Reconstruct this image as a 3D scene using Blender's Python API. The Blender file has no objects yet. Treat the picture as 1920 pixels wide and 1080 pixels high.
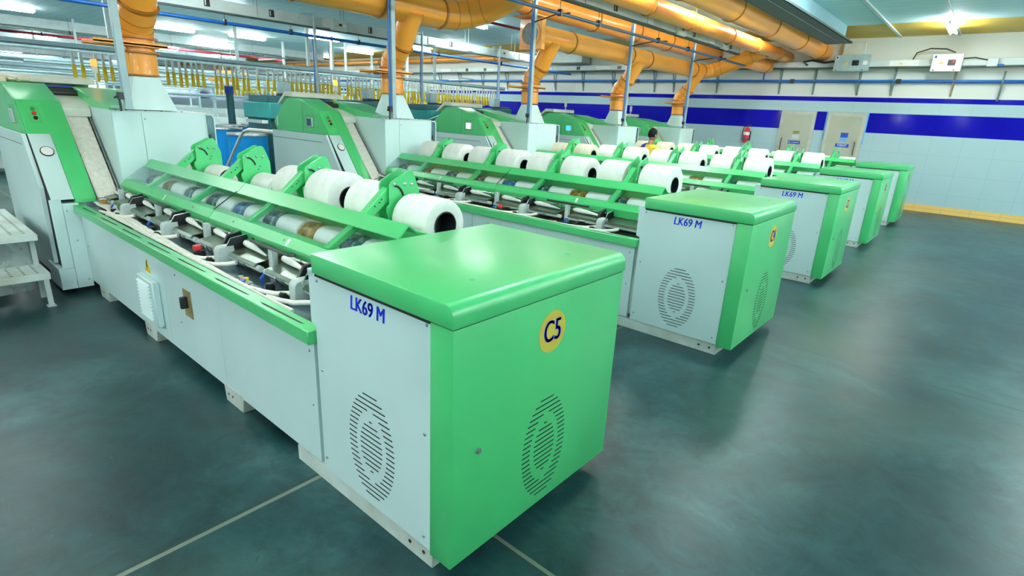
import bpy, bmesh, math, random
from mathutils import Vector, Matrix
random.seed(7)
PI = math.pi
SC = bpy.context.scene
COL = SC.collection

# ------------------------------------------------------------------ materials
def new_mat(name):
    m = bpy.data.materials.new(name); m.use_nodes = True
    nt = m.node_tree
    return m, nt, nt.nodes['Principled BSDF']

def mat(name, rgb, rough=.5, metal=0., vary=.06, scale=6., bump=0., spec=.5, dirt=None, coat=0.):
    """painted / plain surface: slight noise in colour and gloss"""
    m, nt, b = new_mat(name)
    N, L = nt.nodes, nt.links
    tc = N.new('ShaderNodeTexCoord')
    no = N.new('ShaderNodeTexNoise'); no.inputs['Scale'].default_value = scale; no.inputs['Detail'].default_value = 5
    L.new(tc.outputs['Object'], no.inputs['Vector'])
    mx = N.new('ShaderNodeMix'); mx.data_type = 'RGBA'
    d = dirt or tuple(c*(1-2*vary) for c in rgb)
    mx.inputs['A'].default_value = (*d, 1); mx.inputs['B'].default_value = (*[min(1, c*(1+vary)) for c in rgb], 1)
    cr = N.new('ShaderNodeMapRange'); cr.inputs['From Min'].default_value = .3; cr.inputs['From Max'].default_value = .62
    L.new(no.outputs['Fac'], cr.inputs['Value']); L.new(cr.outputs['Result'], mx.inputs['Factor'])
    L.new(mx.outputs['Result'], b.inputs['Base Color'])
    rr = N.new('ShaderNodeMapRange'); rr.inputs['To Min'].default_value = max(.02, rough*.85); rr.inputs['To Max'].default_value = min(1, rough*1.15)
    L.new(no.outputs['Fac'], rr.inputs['Value']); L.new(rr.outputs['Result'], b.inputs['Roughness'])
    b.inputs['Metallic'].default_value = metal
    b.inputs['Specular IOR Level'].default_value = spec
    b.inputs['Coat Weight'].default_value = coat
    if bump:
        bp = N.new('ShaderNodeBump'); bp.inputs['Strength'].default_value = bump; bp.inputs['Distance'].default_value = .01
        n2 = N.new('ShaderNodeTexNoise'); n2.inputs['Scale'].default_value = scale*12
        L.new(tc.outputs['Object'], n2.inputs['Vector'])
        L.new(n2.outputs['Fac'], bp.inputs['Height']); L.new(bp.outputs['Normal'], b.inputs['Normal'])
    return m

def emit(name, rgb, strength):
    m, nt, b = new_mat(name)
    b.inputs['Base Color'].default_value = (*rgb, 1)
    b.inputs['Emission Color'].default_value = (*rgb, 1)
    b.inputs['Emission Strength'].default_value = strength
    return m

M = {}
M['green'] = mat('green_paint', (.062, .57, .18), .40, vary=.03, scale=2.2, coat=.8)
M['green'].node_tree.nodes['Principled BSDF'].inputs['Coat Roughness'].default_value = .32
M['green2'] = mat('green_paint_inner', (.08, .52, .17), .4, vary=.04, scale=4)
M['white'] = mat('white_machine_paint', (.62, .82, .82), .38, vary=.025, scale=1.6)
M['white2'] = mat('white_plinth_paint', (.62, .73, .70), .45, vary=.05, scale=3, dirt=(.46, .50, .42))
M['hood'] = mat('cream_hood_paint', (.74, .79, .72), .4, vary=.04)
M['dark'] = mat('dark_gap', (.012, .016, .016), .6, vary=.05)
M['black'] = mat('black_plastic', (.014, .018, .02), .38, vary=.1)
M['steel'] = mat('brushed_steel', (.52, .56, .56), .28, 1., vary=.08, scale=9)
M['table'] = mat('dark_steel_table', (.16, .25, .28), .22, .75, vary=.25, scale=5)
M['tray'] = mat('tray_steel', (.20, .27, .21), .30, .85, vary=.12, scale=5)
M['olive'] = mat('olive_guide_plate', (.29, .24, .10), .45, vary=.2, scale=8)
M['amber'] = mat('amber_guide_plate', (.42, .25, .05), .45, vary=.2, scale=8)
M['post'] = mat('grey_post_paint', (.50, .58, .57), .4, vary=.05)
M['screw'] = mat('zinc_screw', (.42, .47, .48), .3, .9, vary=.1)
M['cotton'] = mat('white_cotton', (.90, .91, .88), .95, vary=.03, scale=14, bump=.15, spec=.1)
M['cream'] = mat('cream_cotton', (.80, .76, .62), .95, vary=.04, scale=14, bump=.15, spec=.1)
M['sliver'] = mat('cotton_sliver', (.92, .90, .83), .95, vary=.05, scale=30, bump=.3, spec=.1)
M['core'] = mat('black_lap_core', (.018, .024, .03), .3, vary=.1)
M['corein'] = mat('dark_core_inside', (.01, .014, .016), .45, vary=.1)
M['blueink'] = mat('blue_lettering', (.02, .055, .92), .5, vary=.02)
M['badge'] = mat('yellow_badge', (.62, .50, .06), .5, vary=.04)
M['yellow'] = mat('warning_yellow', (.85, .62, .03), .5, vary=.03)
M['red'] = mat('red_plastic', (.62, .02, .02), .4, vary=.05)
M['greenbtn'] = mat('green_button', (.02, .32, .10), .4, vary=.05)
M['bluebtn'] = mat('blue_button', (.02, .12, .60), .4, vary=.05)
M['duct'] = mat('yellow_duct_paint', (.97, .37, .04), .3, vary=.04, scale=1.2, coat=.2)
M['ductrim'] = mat('brown_duct_flange', (.42, .17, .02), .45, vary=.12, scale=8)
M['ductin'] = mat('grey_flexible_hose', (.25, .30, .30), .5, vary=.15, scale=20)
M['pole'] = mat('grey_blue_pole_paint', (.36, .50, .54), .4, vary=.06)
M['pipedark'] = mat('dark_blue_pipe_paint', (.01, .07, .17), .35, vary=.05)
M['pipeblue'] = mat('blue_pipe_paint', (.012, .14, .52), .35, vary=.05)
M['pipered'] = mat('red_pipe_paint', (.46, .012, .03), .35, vary=.05)
M['busbar'] = mat('busbar_casing', (.56, .66, .66), .4, vary=.05, scale=3)
M['tray_dark'] = mat('dark_cable_tray', (.05, .085, .085), .5, vary=.12)
M['can'] = mat('blue_can_plastic', (.0, .36, 1.0), .35, vary=.04)
M['canrim'] = mat('steel_can_rim', (.65, .72, .72), .25, .8, vary=.08)
M['teal'] = mat('teal_machine_paint', (.012, .33, .32), .4, vary=.05)
M['teal_dark'] = mat('dark_teal_paint', (.01, .11, .13), .4, vary=.08)
M['bobyellow'] = mat('yellow_bobbin', (.80, .58, .02), .45, vary=.04)
M['bobwhite'] = mat('white_roving', (.80, .84, .80), .9, vary=.04)
M['far'] = mat('far_machine_paint', (.50, .62, .62), .45, vary=.06)
M['railm'] = mat('overhead_rail_paint', (.50, .70, .76), .4, vary=.06)
M['bracket'] = mat('grey_angle_iron', (.20, .27, .26), .5, .2, vary=.15, scale=8)
M['rust'] = mat('worn_angle_iron', (.34, .27, .16), .55, .1, vary=.2, scale=8)
M['door'] = mat('door_laminate', (.44, .47, .38), .3, vary=.04, scale=2)
M['doorframe'] = mat('door_frame_paint', (.50, .54, .48), .4, vary=.05)
M['skin'] = mat('skin', (.33, .16, .085), .55, vary=.05)
M['hair'] = mat('black_hair', (.005, .005, .006), .75, vary=.1, scale=60, spec=.15)
M['shirt'] = mat('yellow_shirt', (.66, .50, .04), .85, vary=.08, scale=9, bump=.2)
M['scarf'] = mat('blue_cloth', (.02, .02, .40), .85, vary=.12, scale=12)
M['trouser'] = mat('dark_trousers', (.03, .035, .05), .85, vary=.1)
M['paper'] = mat('white_sticker', (.85, .86, .84), .5, vary=.02)
M['signblue'] = mat('blue_sign', (.01, .06, .50), .4, vary=.03)
M['signlight'] = mat('light_blue_notice', (.18, .48, .80), .5, vary=.05)
M['fix'] = mat('light_fixture_paint', (.75, .80, .80), .4, vary=.03)
M['lampgrey'] = mat('unlit_signal_lamp', (.62, .66, .64), .35, vary=.03)
M['tube'] = emit('fluorescent_tube', (.93, 1.0, .97), 57.)
M['lampon'] = emit('lit_signal_lamp', (1.0, .13, .02), 1.6)
M['lampmid'] = emit('lit_signal_lamp_amber', (1.0, .22, .02), 1.6)
M['screen_b'] = emit('lit_screen_blue', (.02, .42, .95), .7)
M['screen_w'] = emit('lit_screen_white', (.85, .90, .95), .5)
M['screen_d'] = mat('dark_screen', (.03, .13, .16), .12, vary=.05)
M['daylight'] = emit('daylight_window', (.75, .95, 1.0), 2.2)

def glass(name, tint, alpha):
    m, nt, b = new_mat(name)
    N, L = nt.nodes, nt.links
    tr = N.new('ShaderNodeBsdfTransparent'); tr.inputs['Color'].default_value = (*tint, 1)
    gl = N.new('ShaderNodeBsdfGlossy'); gl.inputs['Roughness'].default_value = .04
    lw = N.new('ShaderNodeLayerWeight'); lw.inputs['Blend'].default_value = .35
    pw = N.new('ShaderNodeMath'); pw.operation = 'POWER'; pw.inputs[1].default_value = 4
    ad = N.new('ShaderNodeMath'); ad.operation = 'MULTIPLY_ADD'; ad.inputs[1].default_value = .5; ad.inputs[2].default_value = alpha
    mx = N.new('ShaderNodeMixShader')
    L.new(lw.outputs['Facing'], pw.inputs[0]); L.new(pw.outputs[0], ad.inputs[0]); L.new(ad.outputs[0], mx.inputs['Fac'])
    L.new(tr.outputs[0], mx.inputs[1]); L.new(gl.outputs[0], mx.inputs[2])
    L.new(mx.outputs[0], N['Material Output'].inputs['Surface'])
    return m
M['acrylic'] = glass('clear_acrylic', (.94, .985, .985), .035)

def mottled(name, a, b_, c):
    m, nt, b = new_mat(name)
    N, L = nt.nodes, nt.links
    tc = N.new('ShaderNodeTexCoord')
    no = N.new('ShaderNodeTexNoise'); no.inputs['Scale'].default_value = 16; no.inputs['Detail'].default_value = 4; no.inputs['Roughness'].default_value = .65
    L.new(tc.outputs['Object'], no.inputs['Vector'])
    r = N.new('ShaderNodeValToRGB'); e = r.color_ramp.elements
    e[0].position = .42; e[0].color = (*a, 1); e[1].position = .64; e[1].color = (*c, 1)
    k = e.new(.52); k.color = (*b_, 1)
    L.new(no.outputs['Fac'], r.inputs['Fac']); L.new(r.outputs['Color'], b.inputs['Base Color'])
    b.inputs['Roughness'].default_value = .35
    return m
M['guard'] = mottled('mottled_blue_guard', (.008, .05, .075), (.02, .12, .15), (.55, .65, .60))
M['guardb'] = mottled('mottled_bright_blue_guard', (.008, .10, .30), (.02, .20, .42), (.35, .50, .55))
M['guardo'] = mottled('mottled_amber_guard', (.14, .08, .01), (.38, .21, .02), (.50, .42, .20))

def floor_mat():
    m, nt, b = new_mat('polished_concrete')
    N, L = nt.nodes, nt.links
    geo = N.new('ShaderNodeNewGeometry')
    def noise(s, det, rough=.6, dist=0.):
        n = N.new('ShaderNodeTexNoise'); n.inputs['Scale'].default_value = s; n.inputs['Detail'].default_value = det
        n.inputs['Roughness'].default_value = rough; n.inputs['Distortion'].default_value = dist
        L.new(geo.outputs['Position'], n.inputs['Vector']); return n
    n1 = noise(.8, 9, .68, .6); n2 = noise(4.5, 10, .74, 1.0); n3 = noise(.35, 3)
    r1 = N.new('ShaderNodeValToRGB'); e = r1.color_ramp.elements
    e[0].position = .33; e[0].color = (.004, .022, .025, 1); e[1].position = .68; e[1].color = (.042, .105, .108, 1)
    k = e.new(.5); k.color = (.012, .048, .052, 1)
    L.new(n1.outputs['Fac'], r1.inputs['Fac'])
    # dark blotches
    r2 = N.new('ShaderNodeValToRGB'); e = r2.color_ramp.elements
    e[0].position = .30; e[0].color = (.22, .32, .34, 1); e[1].position = .56; e[1].color = (1.25, 1.25, 1.22, 1)
    L.new(n2.outputs['Fac'], r2.inputs['Fac'])
    mu = N.new('ShaderNodeMix'); mu.data_type = 'RGBA'; mu.blend_type = 'MULTIPLY'; mu.inputs['Factor'].default_value = .8
    L.new(r1.outputs['Color'], mu.inputs['A']); L.new(r2.outputs['Color'], mu.inputs['B'])
    # small dark marks and pale scuffs
    n4 = noise(13., 4, .6, 2.0); n5 = noise(2.2, 9, .8, 3.0)
    for nn, lo, hi, col in ((n4, .66, .72, (.010, .034, .038, 1)), (n5, .64, .74, (.16, .22, .20, 1))):
        q = N.new('ShaderNodeMapRange'); q.inputs['From Min'].default_value = lo; q.inputs['From Max'].default_value = hi; q.inputs['To Max'].default_value = .7
        L.new(nn.outputs['Fac'], q.inputs['Value'])
        w = N.new('ShaderNodeMix'); w.data_type = 'RGBA'; w.inputs['B'].default_value = col
        L.new(q.outputs['Result'], w.inputs['Factor']); L.new(mu.outputs['Result'], w.inputs['A']); mu = w
    # brown dusty tint
    br = N.new('ShaderNodeMix'); br.data_type = 'RGBA'; br.inputs['B'].default_value = (.065, .095, .070, 1)
    mr = N.new('ShaderNodeMapRange'); mr.inputs['From Min'].default_value = .5; mr.inputs['From Max'].default_value = .72; mr.inputs['To Max'].default_value = .75
    L.new(n3.outputs['Fac'], mr.inputs['Value']); L.new(mr.outputs['Result'], br.inputs['Factor']); L.new(mu.outputs['Result'], br.inputs['A'])
    # sawn joints: thin lines along x and y
    sx = N.new('ShaderNodeSeparateXYZ'); L.new(geo.outputs['Position'], sx.inputs[0])
    def line(sock, at, w):
        a = N.new('ShaderNodeMath'); a.operation = 'SUBTRACT'; a.inputs[1].default_value = at; L.new(sock, a.inputs[0])
        c = N.new('ShaderNodeMath'); c.operation = 'ABSOLUTE'; L.new(a.outputs[0], c.inputs[0])
        d = N.new('ShaderNodeMath'); d.operation = 'LESS_THAN'; d.inputs[1].default_value = w; L.new(c.outputs[0], d.inputs[0])
        return d.outputs[0]
    tot = None
    for s, at, w in ((sx.outputs[0], -1.01, .006), (sx.outputs[0], -6.6, .006), (sx.outputs[1], .30, .005), (sx.outputs[1], 1.86, .003), (sx.outputs[1], 3.77, .008), (sx.outputs[1], 7.3, .006), (sx.outputs[1], 10.9, .006), (sx.outputs[1], -3.3, .006)):
        q = line(s, at, w)
        if tot is None: tot = q
        else:
            mxn = N.new('ShaderNodeMath'); mxn.operation = 'MAXIMUM'; L.new(tot, mxn.inputs[0]); L.new(q, mxn.inputs[1]); tot = mxn.outputs[0]
    lt = None
    for s, at, w in ((sx.outputs[0], -.985, .012), (sx.outputs[1], .32, .010)):
        q = line(s, at, w)
        if lt is None: lt = q
        else:
            mxn = N.new('ShaderNodeMath'); mxn.operation = 'MAXIMUM'; L.new(lt, mxn.inputs[0]); L.new(q, mxn.inputs[1]); lt = mxn.outputs[0]
    sc = N.new('ShaderNodeMath'); sc.operation = 'MULTIPLY'; sc.inputs[1].default_value = .55; L.new(lt, sc.inputs[0])
    j0 = N.new('ShaderNodeMix'); j0.data_type = 'RGBA'; j0.inputs['B'].default_value = (.24, .27, .20, 1)
    L.new(sc.outputs[0], j0.inputs['Factor']); L.new(br.outputs['Result'], j0.inputs['A'])
    j1 = N.new('ShaderNodeMix'); j1.data_type = 'RGBA'; j1.inputs['B'].default_value = (.02, .035, .033, 1)
    L.new(tot, j1.inputs['Factor']); L.new(j0.outputs['Result'], j1.inputs['A'])
    L.new(j1.outputs['Result'], b.inputs['Base Color'])
    ro = N.new('ShaderNodeMapRange'); ro.inputs['To Min'].default_value = .22; ro.inputs['To Max'].default_value = .48
    L.new(n2.outputs['Fac'], ro.inputs['Value']); L.new(ro.outputs['Result'], b.inputs['Roughness'])
    b.inputs['Specular IOR Level'].default_value = .36
    bp = N.new('ShaderNodeBump'); bp.inputs['Strength'].default_value = .08; bp.inputs['Distance'].default_value = .01
    L.new(n2.outputs['Fac'], bp.inputs['Height']); L.new(bp.outputs['Normal'], b.inputs['Normal'])
    return m
M['floor'] = floor_mat()

def wall_mat():
    """white plaster above, glazed tiles below: white, navy band, white, thin navy band"""
    m, nt, b = new_mat('tiled_wall')
    N, L = nt.nodes, nt.links
    geo = N.new('ShaderNodeNewGeometry'); sx = N.new('ShaderNodeSeparateXYZ'); L.new(geo.outputs['Position'], sx.inputs[0])
    def band(lo, hi):
        a = N.new('ShaderNodeMath'); a.operation = 'GREATER_THAN'; a.inputs[1].default_value = lo; L.new(sx.outputs[2], a.inputs[0])
        c = N.new('ShaderNodeMath'); c.operation = 'LESS_THAN'; c.inputs[1].default_value = hi; L.new(sx.outputs[2], c.inputs[0])
        d = N.new('ShaderNodeMath'); d.operation = 'MULTIPLY'; L.new(a.outputs[0], d.inputs[0]); L.new(c.outputs[0], d.inputs[1]); return d.outputs[0]
    b1 = band(1.79, 2.265); b2 = band(2.525, 2.635); tl = band(-1, 2.635)
    mxb = N.new('ShaderNodeMath'); mxb.operation = 'MAXIMUM'; L.new(b1, mxb.inputs[0]); L.new(b2, mxb.inputs[1])
    no = N.new('ShaderNodeTexNoise'); no.inputs['Scale'].default_value = .7; no.inputs['Detail'].default_value = 5; L.new(geo.outputs['Position'], no.inputs['Vector'])
    pl = N.new('ShaderNodeMix'); pl.data_type = 'RGBA'; pl.inputs['A'].default_value = (.66, .72, .68, 1); pl.inputs['B'].default_value = (.80, .83, .80, 1)
    L.new(no.outputs['Fac'], pl.inputs['Factor'])
    wt = N.new('ShaderNodeMix'); wt.data_type = 'RGBA'; wt.inputs['B'].default_value = (.43, .62, .68, 1)
    L.new(tl, wt.inputs['Factor']); L.new(pl.outputs['Result'], wt.inputs['A'])
    nv = N.new('ShaderNodeMix'); nv.data_type = 'RGBA'; nv.inputs['B'].default_value = (.003, .002, .38, 1)
    L.new(mxb.outputs[0], nv.inputs['Factor']); L.new(wt.outputs['Result'], nv.inputs['A'])
    # tile joints every 0.6 m
    br = N.new('ShaderNodeTexBrick'); br.inputs['Scale'].default_value = 1; br.offset = 0
    br.inputs['Brick Width'].default_value = .6; br.inputs['Row Height'].default_value = .45; br.inputs['Mortar Size'].default_value = .003
    br.inputs['Color1'].default_value = (1, 1, 1, 1); br.inputs['Color2'].default_value = (1, 1, 1, 1); br.inputs['Mortar'].default_value = (.55, .62, .66, 1)
    cb = N.new('ShaderNodeCombineXYZ'); L.new(sx.outputs[0], cb.inputs[0]); L.new(sx.outputs[2], cb.inputs[1]); L.new(cb.outputs[0], br.inputs['Vector'])
    jm = N.new('ShaderNodeMix'); jm.data_type = 'RGBA'; jm.blend_type = 'MULTIPLY'
    tm = N.new('ShaderNodeMath'); tm.operation = 'MULTIPLY'; tm.inputs[1].default_value = .5; L.new(tl, tm.inputs[0])
    L.new(tm.outputs[0], jm.inputs['Factor']); L.new(nv.outputs['Result'], jm.inputs['A']); L.new(br.outputs['Color'], jm.inputs['B'])
    L.new(jm.outputs['Result'], b.inputs['Base Color'])
    b.inputs['Specular IOR Level'].default_value = .32
    ro = N.new('ShaderNodeMapRange'); ro.inputs['To Min'].default_value = .7; ro.inputs['To Max'].default_value = .09; L.new(tl, ro.inputs['Value'])
    L.new(ro.outputs['Result'], b.inputs['Roughness'])
    return m
M['wall'] = wall_mat()

def lined(name, base, line_c, step_x, step_y, w, rough=.6, upright=False):
    m, nt, b = new_mat(name)
    N, L = nt.nodes, nt.links
    geo = N.new('ShaderNodeNewGeometry')
    br = N.new('ShaderNodeTexBrick'); br.inputs['Scale'].default_value = 1; br.offset = 0
    br.inputs['Brick Width'].default_value = step_x; br.inputs['Row Height'].default_value = step_y; br.inputs['Mortar Size'].default_value = w
    br.inputs['Color1'].default_value = (*base, 1); br.inputs['Color2'].default_value = (*[c*.96 for c in base], 1); br.inputs['Mortar'].default_value = (*line_c, 1)
    if upright:
        sx = N.new('ShaderNodeSeparateXYZ'); cb = N.new('ShaderNodeCombineXYZ'); L.new(geo.outputs['Position'], sx.inputs[0])
        L.new(sx.outputs[0], cb.inputs[0]); L.new(sx.outputs[2], cb.inputs[1]); L.new(cb.outputs[0], br.inputs['Vector'])
    else: L.new(geo.outputs['Position'], br.inputs['Vector'])
    L.new(br.outputs['Color'], b.inputs['Base Color'])
    b.inputs['Roughness'].default_value = rough
    return m
M['ceiling'] = lined('ceiling_panels', (.62, .91, .97), (.38, .56, .60), 1.2, .3, .006)
M['yellowband'] = mat('yellow_ceiling_paint', (.70, .47, .04), .5, vary=.08, scale=1.2)
M['basetile'] = lined('ochre_skirting_tile', (.97, .60, .17), (.66, .50, .24), .55, .085, .006, .35, True)
M['beamw'] = mat('white_beam_paint', (.62, .73, .74), .5, vary=.04)
M['fascia'] = mat('blue_grey_fascia', (.24, .45, .52), .5, vary=.05)

# ------------------------------------------------------------------ mesh helpers
class MB:
    def __init__(s): s.bm = bmesh.new(); s.mi = 0
    def _f(s, vs):
        try:
            f = s.bm.faces.new(vs); f.material_index = s.mi; f.smooth = True; return f
        except ValueError: return None
    def box(s, x0, x1, y0, y1, z0, z1, bev=0., seg=1):
        v = [s.bm.verts.new(p) for p in ((x0,y0,z0),(x1,y0,z0),(x1,y1,z0),(x0,y1,z0),(x0,y0,z1),(x1,y0,z1),(x1,y1,z1),(x0,y1,z1))]
        fs = [s._f([v[i] for i in q]) for q in ((3,2,1,0),(4,5,6,7),(0,1,5,4),(1,2,6,5),(2,3,7,6),(3,0,4,7))]
        for f in fs: f.smooth = False
        if bev:
            es = list({e for f in fs for e in f.edges})
            r = bmesh.ops.bevel(s.bm, geom=es, offset=bev, segments=seg, affect='EDGES', profile=.5)
            for f in r['faces']: f.material_index = s.mi; f.smooth = True
        return s
    def prism(s, poly, ax, a0, a1, bev=0., seg=1):
        mk = {'x': lambda p, a: (a, p[0], p[1]), 'y': lambda p, a: (p[0], a, p[1]), 'z': lambda p, a: (p[0], p[1], a)}[ax]
        A = [s.bm.verts.new(mk(p, a0)) for p in poly]; B = [s.bm.verts.new(mk(p, a1)) for p in poly]
        n = len(poly); fs = [s._f(A), s._f(B[::-1])]
        for f in fs:
            if f: f.smooth = False
        V2 = [Vector((poly[(i+1) % n][0]-poly[i][0], poly[(i+1) % n][1]-poly[i][1])) for i in range(n)]
        for i in range(n):
            f = s._f([A[i], B[i], B[(i+1) % n], A[(i+1) % n]])
            if f:
                near = min(V2[i].angle(V2[i-1], 9), V2[i].angle(V2[(i+1) % n], 9))
                f.smooth = near < .45 and V2[i].length < .06
            fs.append(f)
        fs = [f for f in fs if f]
        bmesh.ops.recalc_face_normals(s.bm, faces=fs)
        if bev:
            es = list({e for f in fs for e in f.edges})
            r = bmesh.ops.bevel(s.bm, geom=es, offset=bev, segments=seg, affect='EDGES', profile=.5)
            for f in r['faces']: f.material_index = s.mi; f.smooth = True
        return s
    def tube(s, path, r, n=12, caps=True):
        P = [Vector(p) for p in path]; m = len(P)
        R = r if isinstance(r, (list, tuple)) else [r]*m
        T = []
        for i in range(m):
            a = P[max(i-1, 0)]; b = P[min(i+1, m-1)]; T.append((b-a).normalized())
        up = Vector((0,0,1)) if abs(T[0].z) < .9 else Vector((1,0,0))
        u = T[0].cross(up).normalized(); rings = []
        for i in range(m):
            if i:
                u = (u - T[i]*u.dot(T[i])).normalized()
            w = T[i].cross(u)
            rings.append([s.bm.verts.new(P[i] + (u*math.cos(2*PI*k/n) + w*math.sin(2*PI*k/n))*R[i]) for k in range(n)])
        fs = []
        for i in range(m-1):
            for k in range(n):
                fs.append(s._f([rings[i][k], rings[i][(k+1) % n], rings[i+1][(k+1) % n], rings[i+1][k]]))
        if caps:
            fs.append(s._f(rings[0][::-1])); fs.append(s._f(rings[-1]))
        fs = [f for f in fs if f]
        bmesh.ops.recalc_face_normals(s.bm, faces=fs)
        return s
    def cyl(s, p0, p1, r0, r1=None, n=16, caps=True):
        return s.tube([p0, p1], [r0, r0 if r1 is None else r1], n, caps)
    def lathe(s, prof, p0, axis, n=32, closed=False):
        """prof: list of (distance along axis, radius)"""
        a = Vector(axis).normalized(); p0 = Vector(p0)
        up = Vector((0,0,1)) if abs(a.z) < .9 else Vector((1,0,0))
        u = a.cross(up).normalized(); w = a.cross(u)
        rings = [[s.bm.verts.new(p0 + a*h + (u*math.cos(2*PI*k/n) + w*math.sin(2*PI*k/n))*r) for k in range(n)] for h, r in prof]
        fs = []; m = len(rings)
        for i in range(m if closed else m-1):
            A, B = rings[i], rings[(i+1) % m]
            for k in range(n): fs.append(s._f([A[k], A[(k+1) % n], B[(k+1) % n], B[k]]))
        fs = [f for f in fs if f]
        bmesh.ops.recalc_face_normals(s.bm, faces=fs)
        return s
    def disc(s, c, nrm, r, th=.002, n=20):
        c = Vector(c); nrm = Vector(nrm).normalized()
        return s.cyl(c, c + nrm*th, r, r, n)
    def dome(s, c, nrm, r, n=10):
        c = Vector(c); nrm = Vector(nrm).normalized()
        return s.tube([c, c + nrm*r*.45, c + nrm*r*.7], [r, r*.8, r*.25], n)
    def sphere(s, c, r, sx=1, sy=1, sz=1, sub=2):
        r_ = bmesh.ops.create_icosphere(s.bm, subdivisions=sub, radius=1)
        for v in r_['verts']:
            v.co = Vector((v.co.x*r*sx, v.co.y*r*sy, v.co.z*r*sz)) + Vector(c)
        for f in {f for v in r_['verts'] for f in v.link_faces}: f.material_index = s.mi; f.smooth = True
        return s
    def mesh(s, name, mats, sharp=38):
        me = bpy.data.meshes.new(name); s.bm.normal_update(); s.bm.to_mesh(me); s.bm.free()
        for m in (mats if isinstance(mats, (list, tuple)) else [mats]): me.materials.append(m)
        me.set_sharp_from_angle(angle=math.radians(sharp))
        return me
    def build(s, name, mats, parent=None, loc=None, sharp=38, **kw):
        o = bpy.data.objects.new(name, s.mesh(name, mats, sharp)); COL.objects.link(o)
        if parent is not None: o.parent = parent
        if loc is not None: o.location = loc
        for k, v in kw.items(): o[k] = v
        return o

def inst(src, parent=None, loc=None, name=None, **kw):
    o = src.copy(); COL.objects.link(o)
    o.parent = parent
    if loc is not None: o.location = loc
    for k, v in kw.items(): o[k] = v
    return o

def thing(name, label, cat, loc=(0,0,0), group=None, rot=0.):
    o = bpy.data.objects.new(name, None); COL.objects.link(o); o.location = loc; o.rotation_euler.z = rot
    o.empty_display_size = .1
    o['label'] = label; o['category'] = cat
    o['kind'] = 'thing'
    if group: o['group'] = group
    return o
def tag(o, label, cat, group=None):
    o['label'] = label; o['category'] = cat; o['kind'] = 'thing'
    if group: o['group'] = group
    return o
def struct(o): o['kind'] = 'structure'; return o

def kids(o):
    return KIDS.get(o.name, [])
KIDS = {}
def index_kids():
    KIDS.clear()
    for o in SC.objects:
        if o.parent is not None: KIDS.setdefault(o.parent.name, []).append(o)

def copy_tree(o, parent=None):
    c = o.copy(); COL.objects.link(c); c.parent = parent
    for ch in kids(o): copy_tree(ch, c)
    return c

def text(name, string, size, mx, mtl, parent=None, shear=0., bold=0., depth=.0015, sx=1., thick=0.):
    cu = bpy.data.curves.new(name, 'FONT'); cu.body = string; cu.size = size; cu.align_x = 'CENTER'; cu.align_y = 'CENTER'
    cu.shear = shear; cu.offset = bold; cu.extrude = depth
    tmp = bpy.data.objects.new('tmp_text', cu); COL.objects.link(tmp)
    dg = bpy.context.evaluated_depsgraph_get()
    me = bpy.data.meshes.new_from_object(tmp.evaluated_get(dg))
    bpy.data.objects.remove(tmp); bpy.data.curves.remove(cu)
    if thick:
        b2 = bmesh.new()
        for d in (-thick, 0, thick):
            t2 = me.copy(); t2.transform(Matrix.Translation((d, 0, 0))); b2.from_mesh(t2); bpy.data.meshes.remove(t2)
        b2.to_mesh(me); b2.free()
    me.name = name; me.materials.clear(); me.materials.append(mtl)
    me.transform(mx @ Matrix.Diagonal((sx, 1, 1, 1)))
    o = bpy.data.objects.new(name, me); COL.objects.link(o)
    if parent is not None: o.parent = parent
    return o
def face_my(x, y, z):   # text plane facing -y
    return Matrix.Translation((x, y, z)) @ Matrix.Rotation(PI/2, 4, 'X')
def face_px(x, y, z):   # text plane facing +x
    return Matrix.Translation((x, y, z)) @ Matrix(((0,0,1,0),(1,0,0,0),(0,1,0,0),(0,0,0,1)))

YK = [0., 3.062, 6.102, 9.154, 12.253]
NAMES = ['C5', 'C4', 'C3', 'C2', 'C1']
GAP = [-1.49 - .97*j for j in range(4)]           # arm positions between pairs of lap rolls
ROLLX = [-1.2475 - .485*i for i in range(8)]


# ------------------------------------------------------------------ the combing machine
def vent(name, plane, c, parent, a=.163, b=.262):
    """nested oval of thin louvre slots; plane 'my' faces -y, 'px' faces +x"""
    k = MB(); rows = 21; h = .0026
    for i in range(rows):
        t = -1 + 2*(i+.5)/rows; v = c[1] + t*b
        w = a*math.sqrt(1-t*t)
        def half(sc):
            q = t/sc
            return a*sc*math.sqrt(1-q*q) if abs(q) < 1 else None
        g1, g0 = half(.68), half(.48)
        segs = []
        if g1 is None: segs = [(-w, w)]
        else:
            segs = [(-w, -g1*.98), (g1*.98, w)]
            if g0: segs.append((-g0, g0))
        for u0, u1 in segs:
            if u1-u0 < .012: continue
            if plane == 'my': k.box(c[0]+u0, c[0]+u1, c[2]-.0012, c[2]+.003, v-h, v+h)
            else: k.box(c[2]-.003, c[2]+.0012, c[0]+u0, c[0]+u1, v-h, v+h)
    return k.build(name, M['dark'], parent)

def screw_set(parent, pts, nrm, r=.0075):
    base = None
    for p in pts:
        if base is None:
            base = MB().dome((0,0,0), nrm, r).build('screw', M['screw'], parent, loc=p)
        else: inst(base, parent, p)

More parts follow.
